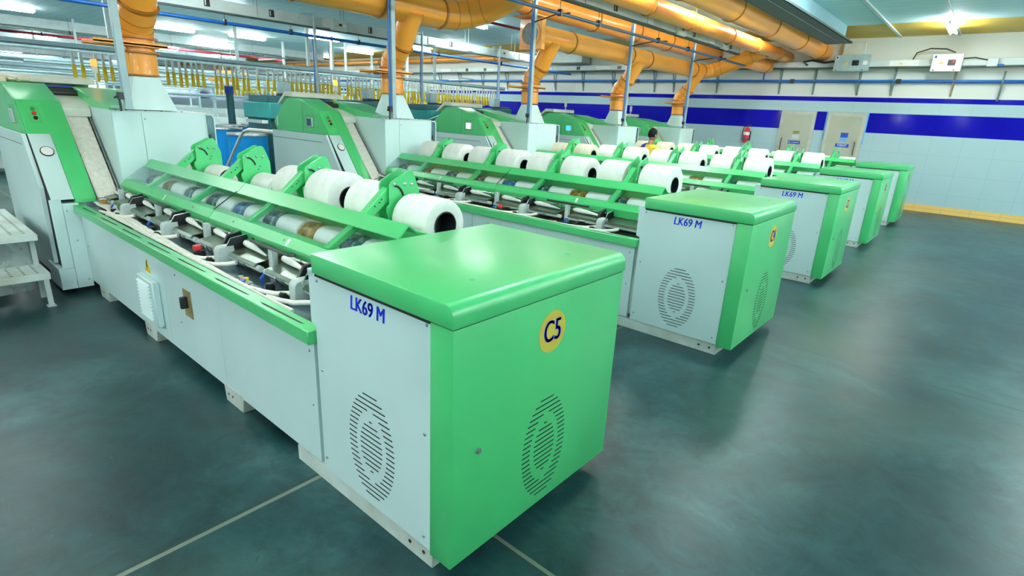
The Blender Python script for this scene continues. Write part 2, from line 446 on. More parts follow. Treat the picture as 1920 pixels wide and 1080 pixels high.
def build_machine():
    t = thing('combing_machine', '', 'textile machine')
    # ---- end cabinet
    cab = MB().box(-.928, -.10, .008, 1.11, .092, 1.108).build('cabinet_body', M['white'], t)
    sp = MB().prism([(-.918,.094),(-.124,.094),(-.124,1.108),(-.955,1.108),(-.955,.862),(-.918,.852)], 'y', -.006, .010, .0015).build('side_panel', M['white'], t)
    lt = text('model_lettering', 'LK69 M', .089, face_my(-.512, -.0065, 1.043), M['blueink'], sp, shear=.10, sx=.83, thick=.0022)
    lt['label'] = 'blue model lettering'
    vent('vent_slots', 'my', (-.515, .40, -.0062), sp)
    screw_set(sp, [(-.146,-.006,1.085),(-.158,-.006,.63),(-.165,-.006,.145),(-.885,-.006,.64),(-.89,-.006,.165),(-.885,-.006,1.075)], (0,-1,0))
    MB().prism([(-.96,1.085),(-.92,1.085),(-.92,1.118),(-.96,1.118)], 'y', -.006, .22).build('top_flange', M['white'], t)
    door = MB().box(-.121, 0, -.014, 1.125, .086, 1.106, .004, 2).build('end_door', M['green'], t)
    bd = MB().disc((.0, .562, .948), (1,0,0), .0935, .0012, 40).build('number_badge', M['badge'], door)
    t['badge_parent'] = door.name
    vent('vent_slots', 'px', (.562, .385, .0002), door, .155, .255)
    lk = MB().cyl((0,.126,.571), (.006,.126,.571), .013, n=16).cyl((.006,.126,.571), (.010,.126,.571), .009, n=16).build('lock', M['screw'], door)
    # rounded-front lid
    prof = [(-.897,1.112),(.006,1.112)]
    R = .050
    for i in range(9):
        a = i*PI/16
        prof.append((.006-R+R*math.cos(a), 1.2-R+R*math.sin(a)))
    prof.append((-.897,1.2))
    lid = MB().prism(prof, 'y', -.022, 1.128, .004, 2).build('lid', M['green'], t)
    for y in (.244, .884): MB().disc((-.174,y,1.1995), (0,0,1), .012, .0012).build('lid_plug', M['green2'], lid)
    MB().box(-.893, -.004, -.011, 1.12, 1.096, 1.114).build('lid_gap_shade', M['dark'], t)  # dark strip stands in for the shaded gap under the lid
    MB().box(-.1255, -.1195, -.0045, .02, .095, 1.10).build('panel_gap', M['dark'], t)
    # ---- plinth, feet
    MB().box(-4.95, -1.25, .12, .98, .0, .13).box(-6.85, -5.08, -.12, 1.15, .0, .125).build('light_block', M['dark'], t)  # unseen dark block added under the machine to stop light leaking through
    pl = MB().box(-1.2, -.122, .002, 1.1, 0, .09, .003).build('plinth', M['white2'], t)
    for x in (-.175, -.265): MB().disc((x,.002,.052), (0,-1,0), .009).build('fixing_hole', M['dark'], pl)
    for x in (-1.95, -3.42, -4.66):
        f = MB().prism([(x-.15,.12),(x-.13,0),(x+.10,0),(x+.12,.12)], 'y', -.002, .10, .003).build('foot', M['white2'], t)
        for d in (-.085, -.03): MB().disc((x+d,-.002,.06), (0,-1,0), .008).build('fixing_hole', M['dark'], f)
    # ---- front panels
    MB().box(-5.0, -.94, .03, 1.0, .13, .785).build('bed_frame', M['white2'], t)
    xs = [-.955, -2.05, -2.96, -3.50, -4.28, -5.02]
    panels = []
    for a, b in zip(xs, xs[1:]):
        panels.append(MB().box(b+.0025, a-.0025, .0, .022, .10, .755, .0015).build('front_panel', M['white'], t))
    screw_set(panels[0], [(-1.0,0,.41),(-1.0,0,.70)], (0,-1,0))
    screw_set(panels[1], [(-2.72,0,.68),(-2.72,0,.34)], (0,-1,0))
    screw_set(panels[4], [(-4.95,0,.45)], (0,-1,0))
    sw = MB().box(-2.60, -2.475, -.006, .0, .43, .62, .002).build('isolator_plate', M['olive'], panels[1])
    MB().box(-2.545, -2.52, -.05, -.006, .50, .58, .004).build('isolator_handle', M['black'], panels[1])
    lv = MB().box(-3.40, -3.07, -.05, .0, .20, .55, .008)
    lv = lv.build('louvre_cover', M['white'], panels[2])
    sl = MB()
    for i in range(11):
        z = .245 + i*.026
        sl.prism([(-.05,z),(-.066,z+.003),(-.05,z+.016)], 'x', -3.37, -3.12)
    sl.build('louvre', M['white'], panels[2])
    wn = MB().prism([(-3.335,.575),(-3.215,.575),(-3.275,.68)], 'y', -.003, .0).build('warning_sign', M['yellow'], panels[2])
    MB().prism([(-3.28,.665),(-3.262,.665),(-3.275,.632),(-3.262,.632),(-3.29,.59),(-3.282,.622),(-3.295,.622)], 'y', -.0045, -.002).build('lightning_mark', M['black'], wn)
    # ---- green rail with slots
    rl = MB().box(-5.03, -.925, -.045, .036, .762, .830, .004, 1).build('rail', M['green'], t)
    n = 7
    for i in range(n):
        x1 = -1.02 - i*.565
        MB().prism([(x1-.43,-.012),(x1-.38,-.020),(x1-.03,-.012),(x1,-.004),(x1-.05,-.004),(x1-.38,-.008)], 'z', .8285, .8312).build('rail_slot', M['dark'], rl)
    MB().box(-5.0, -.92, .036, .62, .785, .797).build('table_plate', M['table'], t)
    MB().box(-5.0, -.95, .60, 1.02, .797, .86).build('rear_bed', M['white2'], t)
    # sliver band running along the rail towards the drafting head
    sb = MB()
    for k in range(8):
        y0 = .060 + .017*k
        xe = -1.25 - .43*k
        path = [(-5.06, y0*.9+.07, .845)]
        for i in range(14):
            x = -5.0 + (xe+5.0)*i/13
            path.append((x, .055+.017*k*(1 if x < xe-.5 else max(.3, (xe-x)/.5)) + (.09 if x < -4.6 else .03*(-x-1)/3.6), .815+.004*math.sin(i*2+k)))
        sb.tube(path, .0105, 6)
    sb.build('sliver_band', M['sliver'], t)
    # ---- upper casing
    gx = -2.965
    for a, b in ((-.95, gx+.003), (gx-.003, -5.0)):
        MB().prism([(.388,1.043),(.346,.993),(.366,.918),(.376,.918),(.358,.990),(.395,1.030),(.46,1.030),(.46,1.043)], 'x', b, a).build('lower_cover', M['green'], t)
        MB().prism([(.560,1.156),(.633,1.226),(.705,1.168),(.700,1.164),(.633,1.214),(.568,1.152)], 'x', b, a if a < -1 else -1.04).build('upper_cover', M['green'], t)
        MB().prism([(.392,1.044),(.562,1.159),(.560,1.163),(.389,1.048)], 'x', b, a if a < -1 else -1.04).build('clear_window', M['acrylic'], t)
    MB().prism([(.386,1.046),(.562,1.164),(.562,1.170),(.386,1.052)], 'x', gx-.004, gx+.004).build('window_joint', M['black'], t)
    MB().box(-5.0, -.93, .74, .76, .86, 1.165).build('inner_plate', M['green2'], t)
    MB().cyl((-5.0,.475,.985), (-.95,.475,.985), .013, n=10).build('guide_bar', M['steel'], t)
    MB().box(-5.0, -.93, .40, .62, .797, .915).build('head_bed', M['table'], t)
    MB().prism([(.385,.80),(.405,.80),(.405,.915),(.385,.90)], 'x', -5.0, -.95).build('back_guide', M['olive'], t)
    # lap sheets and guards
    poly = [(.735,1.062),(.64,1.085),(.60,1.081),(.566,1.062),(.543,1.03),(.53,.975),(.525,.94),(.52,.90),(.735,.90)]
    lap = MB().prism(poly, 'x', -.138, .138, .006).build('lap_sheet', M['cotton'], t, loc=(ROLLX[0],0,0))
    for x in ROLLX[1:]: inst(lap, t, (x,0,0))
    pg = [(.735,1.05),(.65,1.072),(.61,1.067),(.577,1.05),(.556,1.02),(.548,.96),(.54,.90),(.735,.90)]
    gd = MB().prism(pg, 'x', -.103, .103).build('head_guard', M['guard'], t, loc=(ROLLX[0]-.2425,0,0))
    me_b = gd.data.copy(); me_b.materials[0] = M['guardb']; me_o = gd.data.copy(); me_o.materials[0] = M['guardo']
    for i, x in enumerate(ROLLX[1:7]+[ROLLX[7], ROLLX[0]+.485]):
        g = inst(gd, t, (x-.2425,0,0))
        if i == 0: g.data = me_o; g['label'] = 'amber mottled guard'
        elif i == 2: g.data = me_b
        elif i == 5: g.data = me_o; g['label'] = 'amber mottled guard'
    # lap rollers that carry the rolls
    for y in (.86, 1.03):
        MB().cyl((-4.95,y,.985), (-.96,y,.985), .05, n=16).build('lap_roller', M['steel'], t)
    MB().box(-5.0, -.955, 1.05, 1.20, .10, .95).build('rear_casing', M['white'], t)
    # ---- arms and bearing plates
    arm = MB().prism([(.395,1.046),(.585,1.165),(.815,1.362),(.83,1.285),(.66,1.155),(.43,1.03)], 'x', -.027, .027, .004)
    arm = arm.build('support_arm', M['green'], t, loc=(GAP[0],0,0))
    ppoly = [(.80,1.09),(.80,1.19),(.788,1.215),(.788,1.245),(.81,1.262),(.81,1.375),(.822,1.395),(.955,1.462),(.975,1.462),(.99,1.448),(1.035,1.335),(1.04,1.06),(.84,1.02)]
    plr = MB().prism(ppoly, 'x', -.006, .006, .002).build('bearing_plate', M['green'], t, loc=(GAP[0]+.05,0,0))
    pll = inst(plr, t, (GAP[0]-.05,0,0))
    def plate_bits(x, par):
        for yy, zz in ((.842,1.383),(.922,1.378),(.975,1.375)):
            b = MB().dome((0,0,0), (1,0,0), .0115, 10).build('bolt', M['screw'], par, loc=(.006,yy,zz))
        MB().tube([(.0065, .842+.075*math.sin(a)*.9+.0, 1.372-.085*(1-math.cos(a))) for a in [i*.16 for i in range(9)]], .007, 6).build('curved_slot', M['dark'], par)
        for yy, zz in ((.87,1.14),(.845,1.10),(.945,1.30),(.93,1.275)):
            MB().disc((.0055,yy,zz), (1,0,0), .005, .002, 8).build('pin_hole', M['dark'], par)
    plate_bits(0, plr)
    for yy, zz in ((.755,1.275),(.77,1.292),(.72,1.255)):
        MB().disc((.0265,yy,zz), (1,0,0), .005, .002, 8).build('pin_hole', M['dark'], arm)
    index_kids()
    for x in GAP[1:]:
        c = copy_tree(arm, t); c.location = (x,0,0)
        c = copy_tree(plr, t); c.location = (x+.05,0,0)
        c = inst(pll, t, (x-.05,0,0))
    # ---- delivery heads on the table, one pair per gap
    x0 = 0
    br = MB()
    br.prism([(.155,.797),(.155,.885),(.170,.908),(.20,.914),(.265,.914),(.265,.797)], 'x', -.034, .030, .005)
    bracket = br.build('calender_bracket', M['post'], t)
    wedge = MB().prism([(.22,.895),(.262,.965),(.36,.985),(.39,.985),(.39,.90)], 'x', -.075, -.05, .002).prism([(.20,.89),(.245,.96),(.36,.975),(.39,.975),(.39,.89)], 'x', .02, .028).build('wedge_guard', M['black'], t)
    edge = MB().tube([(.030,.20,.893),(.030,.245,.962),(.030,.36,.977)], .003, 5).build('guard_edge', M['steel'], wedge)
    post = MB().box(-.022, .022, .27, .31, .797, .975, .004).build('lever_post', M['post'], t)
    tr1 = MB().prism([(.215,.884),(.20,.866),(.20,.862),(.216,.880),(.375,.905),(.375,.909)], 'x', -.40, -.05).build('web_tray', M['tray'], t)
    roll = MB().cyl((-.44,.228,.852), (-.033,.228,.852), .019, n=12).build('calender_roller', M['post'], t)
    col = MB().cyl((-.25,.228,.852), (-.19,.228,.852), .026, n=12).cyl((-.30,.228,.845), (-.275,.228,.845), .028, n=10).build('roller_collar', M['steel'], t)
    cone = MB().tube([(-.04,.295,.915),(-.12,.30,.920),(-.22,.31,.925),(-.31,.318,.928),(-.37,.322,.928),(-.40,.325,.928)], [.005,.011,.018,.023,.020,.006], 10).build('cotton_web', M['cotton'], t)
    def hose_path(s):
        return [(-.03+s,.20,.84),(-.07+s,.165,.828),(-.15+s,.125,.815),(-.24+s,.095,.812),(-.34+s,.075,.812)]
    hose = MB().tube(hose_path(.02), .014, 8).build('sliver_strand', M['sliver'], t)
    knob = MB().cyl((-.27,.165,.797), (-.27,.165,.825), .027, n=16).cyl((-.27,.165,.825), (-.27,.165,.833), .022, n=16).build('feed_knob', M['black'], t)
    handle = MB().tube([(-.27,.30,.985),(-.25,.275,.985),(.22,.275,.985),(.245,.30,.985)], .010, 8).build('rest_handle', M['black'], t)
    rod = MB().cyl((-.90,.335,.945), (.0,.335,.945), .009, n=8).build('tie_rod', M['steel'], t)
    lever = MB().tube([(-.205,.20,.85),(-.215,.185,.825),(-.225,.20,.80)], .010, 6).build('lever', M['bluebtn'], t)
    proto = [bracket, wedge, post, tr1, roll, col, cone, hose, knob, handle, rod, lever]
    index_kids()
    for j, gxx in enumerate(GAP):
        def put(o, x, y=0., z=0., flip=False):
            c = copy_tree(o, t); c.location = (x,y,z)
            if flip: c.scale.x = -1
            return c
        B = gxx + .055
        put(bracket, B); put(wedge, B); put(tr1, B); put(roll, B); put(cone, B-.02); put(hose, B); put(knob, B); put(col, B); put(lever, B-.20)
        P = B - .465
        put(post, P)
        if j in (0, 2): put(handle, P)
        put(tr1, P-.02); put(cone, P-.06); put(roll, P); put(rod, B)
        put(hose, B+.20); put(knob, B+.20, -.02); put(col, P-.02)
        if j == 0:
            put(tr1, B+.42); put(roll, B+.44)
    for o in proto:
        for ch in kids(o): bpy.data.objects.remove(ch)
        bpy.data.objects.remove(o)
    # push buttons on the table
    eb = MB().cyl((-2.69,.15,.797), (-2.69,.15,.832), .026, n=14).build('button_base', M['black'], t)
    MB().cyl((-2.69,.15,.832), (-2.69,.15,.845), .016, n=14).cyl((-2.69,.15,.845), (-2.69,.15,.868), .030, .027, n=16).build('emergency_stop', M['red'], t)
    for x in (-1.93, -3.72):
        pb = MB().box(x-.075, x+.055, .075, .145, .797, .803).build('button_plate', M['post'], t)
        for dx, dy, mk in ((-.055,.125,'greenbtn'),(-.02,.115,'red'),(.012,.105,'bluebtn'),(.035,.09,'bluebtn'),(.0,.13,'yellow')):
            MB().cyl((x+dx,dy,.803), (x+dx,dy,.82), .016, n=12).build('push_button', M[mk], pb)
    for x in (-1.85, -3.9):
        st = MB().prism([(.3505,.9985),(.349,.997),(.378,1.033),(.3805,1.034)], 'x', x-.012, x+.012).build('warning_sticker', M['paper'], t)
    for x in (-1.02, -1.9, -2.6, -3.3, -4.2):
        MB().dome((x,.366,1.021), (0,-.75,.65), .008, 8).build('cover_screw', M['screw'], t)
        MB().dome((x-.02,.357,.955), (0,-1,.1), .008, 8).build('cover_screw', M['screw'], t)
    # ---- drafting head
    ya, yb = -.20, .14
    S = [(-5.47,1.43),(-5.70,1.725),(-6.2,1.88),(-6.5,1.88),(-6.66,1.77),(-6.92,1.55),(-6.84,1.43)]
    d = MB().prism(S, 'y', ya+.012, yb, .004).build('drafting_hood', M['green'], t)
    sp1 = MB().prism([(-5.49,1.432),(-5.712,1.725),(-6.10,1.848),(-6.10,1.432)], 'y', ya, ya+.012, .002).build('screen_panel', M['green'], t)
    sp2 = MB().prism([(-6.106,1.432),(-6.106,1.850),(-6.2,1.877),(-6.5,1.877),(-6.66,1.768),(-6.915,1.55),(-6.84,1.432)], 'y', ya, ya+.012, .002).build('hood_side_panel', M['green'], t)
    rc = MB().box(-6.02, -5.80, ya-.0015, ya+.004, 1.50, 1.675).build('screen_recess', M['green2'], t)
    sc = MB().box(-5.985, -5.825, ya-.016, ya-.001, 1.515, 1.635, .004).build('screen_bezel', M['post'], t)
    scr = MB().box(-5.965, -5.855, ya-.0175, ya-.014, 1.528, 1.622).build('display_screen', M['screen_d'], sc)
    MB().box(-5.93, -5.89, ya-.002, ya, 1.475, 1.49).build('panel_sticker', M['yellow'], sp1)
    MB().dome((-5.72,ya,1.525), (0,-1,0), .012, 8).build('panel_lock', M['screw'], sp1)
    MB().box(-6.83, -6.80, ya-.002, ya, 1.49, 1.62).build('safety_sticker', M['paper'], sp2)
    # white front: slanted then upright
    slx = lambda z: -5.03 - (z-.88)*(.44/.55)
    MB().prism([(-5.03,.88),(slx(1.43),1.43),(slx(1.43)-.12,1.43),(-5.16,.88)], 'y', -.19, -.022, .003).build('slanted_white_panel', M['white'], t)
    MB().prism([(-5.025,.845),(-5.025,.885),(slx(1.43)+.006,1.432),(-5.70,1.725),(-5.80,1.70),(slx(1.43)-.10,1.43),(-5.15,.86),(-5.10,.845)], 'y', -.020, yb, .003).build('slanted_green_panel', M['green'], t)
    nx, nz = .55/math.hypot(.55,.44), .44/math.hypot(.55,.44)
    gz = 1.28; gc = (slx(gz), -.094, gz)
    g = MB().disc(gc, (nx,0,nz), .052, .010, 28).build('pressure_gauge', M['black'], t)
    gc2 = (gc[0]+nx*.010, gc[1], gc[2]+nz*.010)
    MB().disc(gc2, (nx,0,nz), .045, .0025, 28).build('gauge_face', M['paper'], g)
    MB().box(-5.032, -5.02, -.21, -.124, .25, .885).box(-5.03,-5.02,-.24,-.124,.05,.245).build('lower_front_panel', M['white'], t)
    p2 = MB().box(-5.03, -5.02, -.12, .0, .05, .835).build('lower_front_panel', M['white'], t)
    screw_set(p2, [(-5.02,-.095,.78),(-5.02,-.06,.50),(-5.02,-.03,.12)], (1,0,0))
    MB().box(-6.9, -5.035, -.185, .0, .12, .845).box(-6.9, -5.5, -.165, .12, .845, 1.42).build('head_base', M['white'], t)
    MB().prism([(-5.032,.25),(-5.032,.875),(slx(1.43)-.005,1.428),(-5.75,1.428),(-5.45,.25)], 'y', -.195, -.187).build('slot_shade', M['dark'], t)  # dark sheet stands in for the shade inside the open side slot
    MB().box(-5.45, -5.03, -.24, -.187, .05, .25).build('base_skirt', M['white'], t)
    MB().prism([(-5.215,.27),(-5.165,.98),(slx(1.43)-.01,1.43),(slx(1.43)-.035,1.43),(-5.19,.98),(-5.24,.27)], 'y', -.232, -.20).build('panel_edge', M['white'], t)
    MB().prism([(-5.235,.27),(-5.185,.98),(slx(1.43)-.03,1.428),(-6.95,1.428),(-6.95,.12),(-5.45,.12),(-5.45,.27)], 'y', -.222, -.198).build('head_side_panel', M['white'], t)
    MB().box(-6.95, -5.6, -.224, -.221, 1.328, 1.333).build('panel_seam', M['dark'], t)
    # push buttons on the slanted green face
    fx = lambda z: -5.47 - (z-1.43)*(.23/.295)
    n2 = Vector((.295,0,.23)).normalized()
    bp = MB().prism([(fx(1.52)+.003,1.52),(fx(1.68)+.003,1.68),(fx(1.68)-.01,1.68),(fx(1.52)-.01,1.52)], 'y', -.135, -.045).build('button_panel', M['green2'], t)
    for z, mk in ((1.645,'greenbtn'),(1.605,'red'),(1.565,'black')):
        c = Vector((fx(z)+.004,-.09,z)); MB().cyl(c, c+n2*.014, .017, n=14).build('push_button', M[mk], bp)
    # belt channel
    ch = lambda z: -5.0 - (z-.86)*(.68/.76)
    MB().prism([(ch(.86)-.07,.86),(ch(1.66)-.07,1.66),(ch(1.66)-.11,1.66),(ch(.86)-.11,.86)], 'y', yb, .36).build('channel_back', M['steel'], t)
    be = MB()
    for k in range(12):
        y = .163 + .0145*k
        be.tube([(ch(.86)-.045,y,.855),(ch(1.25)-.045,y,1.25),(ch(1.64)-.045,y,1.64)], .0095, 6)
    be.build('sliver_ramp', M['sliver'], t)
    for y in (.15, .345):
        MB().prism([(ch(.86)-.01,.86),(ch(1.64)-.01,1.64),(ch(1.64)-.08,1.64),(ch(.86)-.08,.86)], 'y', y-.006, y+.004).build('channel_wall', M['steel'], t)
    MB().prism([(ch(1.60)-.0,1.585),(ch(1.60)+.012,1.665),(ch(1.60)-.09,1.70),(ch(1.60)-.14,1.60)], 'y', .135, .36, .004).build('channel_cap', M['hood'], t)
    MB().cyl((-4.985,.145,.87), (-4.985,.37,.87), .017, n=12).build('entry_roller', M['steel'], t)
    cb = MB()
    for k in range(13): cb.box(-4.975,-4.965,.155+.015*k,.162+.015*k,.80,.86)
    cb.box(-4.99,-4.97,.15,.36,.835,.86); cb.build('entry_comb', M['amber'], t)
    MB().prism([(-5.74,1.69),(-6.25,1.80),(-6.5,1.80),(-6.5,1.70),(-5.74,1.60)], 'y', yb, .38).build('drafting_bed', M['hood'], t)
    for x, z in ((-6.15,1.80),(-6.27,1.825)):
        MB().cyl((x,yb,z), (x,.38,z), .032, n=12).build('drafting_roller', M['black'], t)
    MB().box(-6.36,-6.32,yb,.38,1.76,1.87).build('blue_panel', M['signblue'], t)  # plain blue panel under the top cover
    S2 = [(-5.70,1.775),(-6.15,1.855),(-6.52,1.872),(-6.75,1.80),(-6.75,1.60),(-5.70,1.60)]
    MB().prism(S2, 'y', .38, .86, .003).build('rear_hood', M['green'], t)
    MB().prism([(-5.66,.38),(-5.12,.38),(-5.12,.52),(-5.30,.535),(-5.66,.80)], 'z', 1.60, 1.675).build('rear_hood_base', M['white'], t)
    q = MB(); vv = [q.bm.verts.new(p) for p in ((-5.705,.38,1.776),(-5.705,.86,1.776),(-5.15,.50,1.69),(-5.10,.38,1.69),(-5.705,.38,1.672),(-5.705,.86,1.672),(-5.15,.50,1.672),(-5.10,.38,1.672))]
    for f_ in ((0,3,2,1),(4,5,6,7),(0,4,7,3),(3,7,6,2),(2,6,5,1),(1,5,4,0)): q._f([vv[i_] for i_ in f_])
    q.build('rear_hood_front', M['green'], t)
    # top cover bar over both hoods
    MB().prism([(-6.36,1.892),(-6.355,1.945),(-6.375,1.962),(-6.58,1.962),(-6.80,1.80),(-6.775,1.785),(-6.57,1.905)], 'y', -.19, .60, .004).build('top_cover', M['hood'], t)
    MB().cyl((-6.68,.70,1.80), (-6.68,.70,2.03), .012, n=10).build('signal_mast', M['lampgrey'], t)
    MB().cyl((-6.68,.70,2.03), (-6.68,.70,2.10), .030, n=14).build('signal_base', M['lampgrey'], t)
    MB().cyl((-6.68,.70,2.10), (-6.68,.70,2.175), .032, .030, n=14).build('signal_lamp', M['lampgrey'], t)
    # ---- suction box and hopper
    MB().prism([(-5.02,.10),(-5.02,1.662),(-5.035,1.672),(-6.6,1.685),(-6.6,.10)], 'y', .365, 1.20).build('suction_box', M['white'], t)
    MB().box(-5.02, -5.008, .37, .605, .90, 1.660, .002).build('box_front_panel', M['white'], t)
    bf = MB().box(-5.02, -5.008, .609, 1.17, 1.135, 1.658, .002).box(-5.02,-5.008,.609,1.17,.90,1.131,.002).build('box_front_panel', M['white'], t)
    screw_set(bf, [(-5.008,.635,1.60),(-5.008,.635,1.12)], (1,0,0))
    MB().box(-5.06, -5.012, 1.195, 1.26, .15, 1.65).build('filter_recess', M['table'], t)
    MB().prism([(1.185,.12),(1.27,.12),(1.27,1.63),(1.25,1.662),(1.185,1.662),(1.185,1.648),(1.24,1.648),(1.257,1.62),(1.257,.14),(1.185,.14)], 'x', -5.03, -5.0, .002).build('recess_frame', M['white'], t)
    MB().box(-5.02, -5.0, 1.20, 1.215, 1.40, 1.46, .003).build('latch', M['black'], t)
    for y in (.42,.50,.66,.80,.98): MB().dome((-5.05,y,1.673), (0,0,1), .010, 8).build('top_screw', M['black'], t)
    hop = MB()
    _lo = [(-5.06,.50),(-5.06,1.02),(-5.62,1.02),(-5.62,.50)]; hi = 24
    bm = hop.bm; ring0 = []; ring1 = []
    for k in range(hi):
        a = 2*PI*k/hi; c, s_ = math.cos(a), math.sin(a); q = max(abs(c), abs(s_))
        ring0.append(bm.verts.new((-5.34+.20*c/q, .77+.205*s_/q, 1.68))); ring1.append(bm.verts.new((-5.34+.148*c, .76+.148*s_, 1.985)))
    for k in range(hi): bm.faces.new([ring0[k], ring0[(k+1) % hi], ring1[(k+1) % hi], ring1[k]])
    hop.build('hopper', M['white'], t, sharp=25)
    # guard rail at the can side
    MB().tube([(-6.93,-.2,1.385),(-7.75,-.2,1.375),(-7.95,-.2,1.34),(-8.1,-.2,1.25),(-8.75,-.2,.70),(-8.9,-.2,.55),(-8.9,-.2,0)], [.032,.032,.022,.022,.022,.022,.022], 10).build('guard_tube', M['hood'], t)
    return t

machine0 = build_machine()
index_kids()
machines = [machine0] + [copy_tree(machine0) for _ in YK[1:]]
MLAB = ['green and white combing machine with a C5 badge on its end door',
        'green and white combing machine with a C4 badge, second row of the hall',
        'third combing machine in the row, its C3 badge seen edge-on',
        'fourth combing machine in the row, behind the C3 machine',
        'fifth combing machine, standing last before the tiled wall']
index_kids()
for i, m in enumerate(machines):
    m.location = (0, YK[i], 0); m['label'] = MLAB[i]; m['group'] = 'combing machines in a row'
    if 'badge_parent' in m: del m['badge_parent']
    dr = next(k for k in kids(m) if k.name.startswith('end_door'))
    bt = text('badge_lettering', NAMES[i], .138, face_px(.0014, .562, .948), M['blueink'], dr, sx=.74, thick=.0035)
    if i in (0, 1):
        for k in kids(m):
            if k.name.startswith('signal_lamp'): k.data = k.data.copy(); k.data.materials[0] = M['lampon' if i == 0 else 'lampmid']; k['label'] = 'glowing orange signal lamp'
    for k in kids(m):
        if k.name.startswith('screen_bezel'):
            s_ = kids(k)[0]
            if i in (2, 3):
                s_.data = s_.data.copy(); s_.data.materials[0] = M['screen_w' if i == 2 else 'screen_b']
                s_['label'] = 'white lit screen' if i == 2 else 'blue lit screen'

# ------------------------------------------------------------------ lap rolls
ORD = ['first', 'second', 'third', 'fourth', 'fifth', 'sixth', 'seventh', 'eighth']
RAD = [[.152,.168,.178,.168,.118,.112,.108,.088],
       [.190,.190,.188,.190,.190,.188,.190,.190],
       [.190,.186,.190,.188,.188,.186,.178,.172],
       [.192,.190,.190,.192,.190,.190,.188,.186],
       [.120,.120,.118,.120,.122,.120,.12,.12]]
CREAM = {(2,7),(2,6),(3,7),(3,6),(3,5)}
def lap_roll(r, w=.155, cream=False):
    rc = .0855
    e = .010
    o = MB().lathe([(-w,rc),(-w,r-e),(-w+e*.3,r-e*.3),(-w+e,r),(w-e,r),(w-e*.3,r-e*.3),(w,r-e),(w+.001,(r+rc)/2),(w,rc)], (0,0,0), (1,0,0), 48, True).build('lap_roll', M['cream' if cream else 'cotton'])
    k = MB().lathe([(-w-.004,rc-.001),(w+.004,rc-.001),(w+.004,rc-.008),(w-.02,rc-.012),(-w+.02,rc-.012),(-w-.004,rc-.008)], (0,0,0), (1,0,0), 36, True).build('core_tube', M['core'], o)
    MB().cyl((-w*.4,0,0), (w*.25,0,0), rc-.013, n=28).build('core_hub', M['corein'], o)
    return o
rolls = {}
for i in range(5):
    for j in range(8):
        r = RAD[i][j]; cr = (i, j) in CREAM; key = (r, cr)
        if key not in rolls: rolls[key] = o = lap_roll(r, cream=cr); index_kids(); first = True
        else: o = copy_tree(rolls[key]); index_kids()
        zc = .9895 + math.sqrt((.05+r)**2 - .085**2)
        o.location = (ROLLX[j], YK[i]+.945, zc)
        size = 'nearly empty' if r < .1 else 'half used' if r < .13 else 'cream-tinted' if cr else 'full white' if r > .18 else 'part used white'
        row = ['C5 machine', 'C4 machine', 'third machine', 'fourth machine', 'wall-side machine'][i]
        tag(o, f'{size} cotton lap roll, {ORD[j]} from the end cabinet of the {row}', 'lap roll', 'cotton lap rolls on the combing machines')

# ------------------------------------------------------------------ the hall
WY = 15.6; CZ = 4.02
struct(MB().box(-58, 9, -14, WY+.2, -.1, 0).build('floor', M['floor']))
struct(MB().box(-58, 9, WY, WY+.2, 0, CZ+.03).build('wall_back', M['wall']))
struct(MB().box(-58, 9, -14, 13.6, CZ, CZ+.03).build('ceiling', M['ceiling']))
struct(MB().box(-58, 9, 13.6, WY, CZ-.004, CZ+.03).build('trim_1', M['yellowband']))
struct(MB().box(-58, 9, WY-.02, WY, 0, .17).build('baseboard_back', M['basetile']))
# far end wall with a daylight strip
struct(MB().box(9, 9.2, -14, WY+.2, 0, CZ+.03).build('wall_right', M['beamw']))
struct(MB().box(-58, 9, -14.2, -14, 0, CZ+.03).build('wall_front', M['beamw']))
struct(MB().box(-58.2, -58, -14, WY, 0, CZ+.03).build('wall_far', M['busbar']))
for k, y in enumerate((-6., -1.5, 3., 7.5, 12.)):
    w = struct(MB().box(-57.99, -57.9, y-1.8, y+1.8, 1.7, 2.9).build('window_%d' % (k+1), M['beamw']))
    MB().box(-57.895, -57.89, y-1.7, y+1.7, 1.8, 2.8).build('pane', M['daylight'], w)
    MB().box(-57.89, -57.86, y-.03, y+.03, 1.8, 2.8).build('window_bar', M['beamw'], w)
# ceiling beams along the hall
for k, x in enumerate((-23.6, -31.5, -41.)):
    struct(MB().box(x-.35, x+.35, -14, 13.6, 3.74, CZ).build('trim_%d' % (k+2), M['beamw']))
# ceiling beads (pale strips) over the aisle
for k, x in enumerate((0., -1.12)):
    struct(MB().box(x-.025, x+.025, 2, WY-.01, CZ-.03, CZ-.0).build('trim_%d' % (k+5), M['beamw']))
# dropped fascia beside the ducts, with two dark trays under it
struct(MB().box(-1.95, -1.90, -14, 13.6, 3.80, CZ).build('trim_7', M['fascia']))
ct = thing('cable_tray', 'dark double cable tray hung beside the highest yellow duct', 'cable tray', (0, 0, 3.73))
for a, b in ((-2.40,-2.07),(-2.05,-1.85)):
    MB().box(a, b, -14, 14.2, 0, .012).box(a, a+.008, -14, 14.2, 0, .05).box(b-.008, b, -14, 14.2, 0, .05).build('tray_strip', M['tray_dark'], ct)
MB().box(-2.065, -2.052, -14, 14.2, -.004, .012).build('tray_edge', M['busbar'], ct)
for y in (3., 6., 9., 12.): MB().box(-2.3, -2.28, y, y+.02, .0, .29).build('hanger', M['tray_dark'], ct)

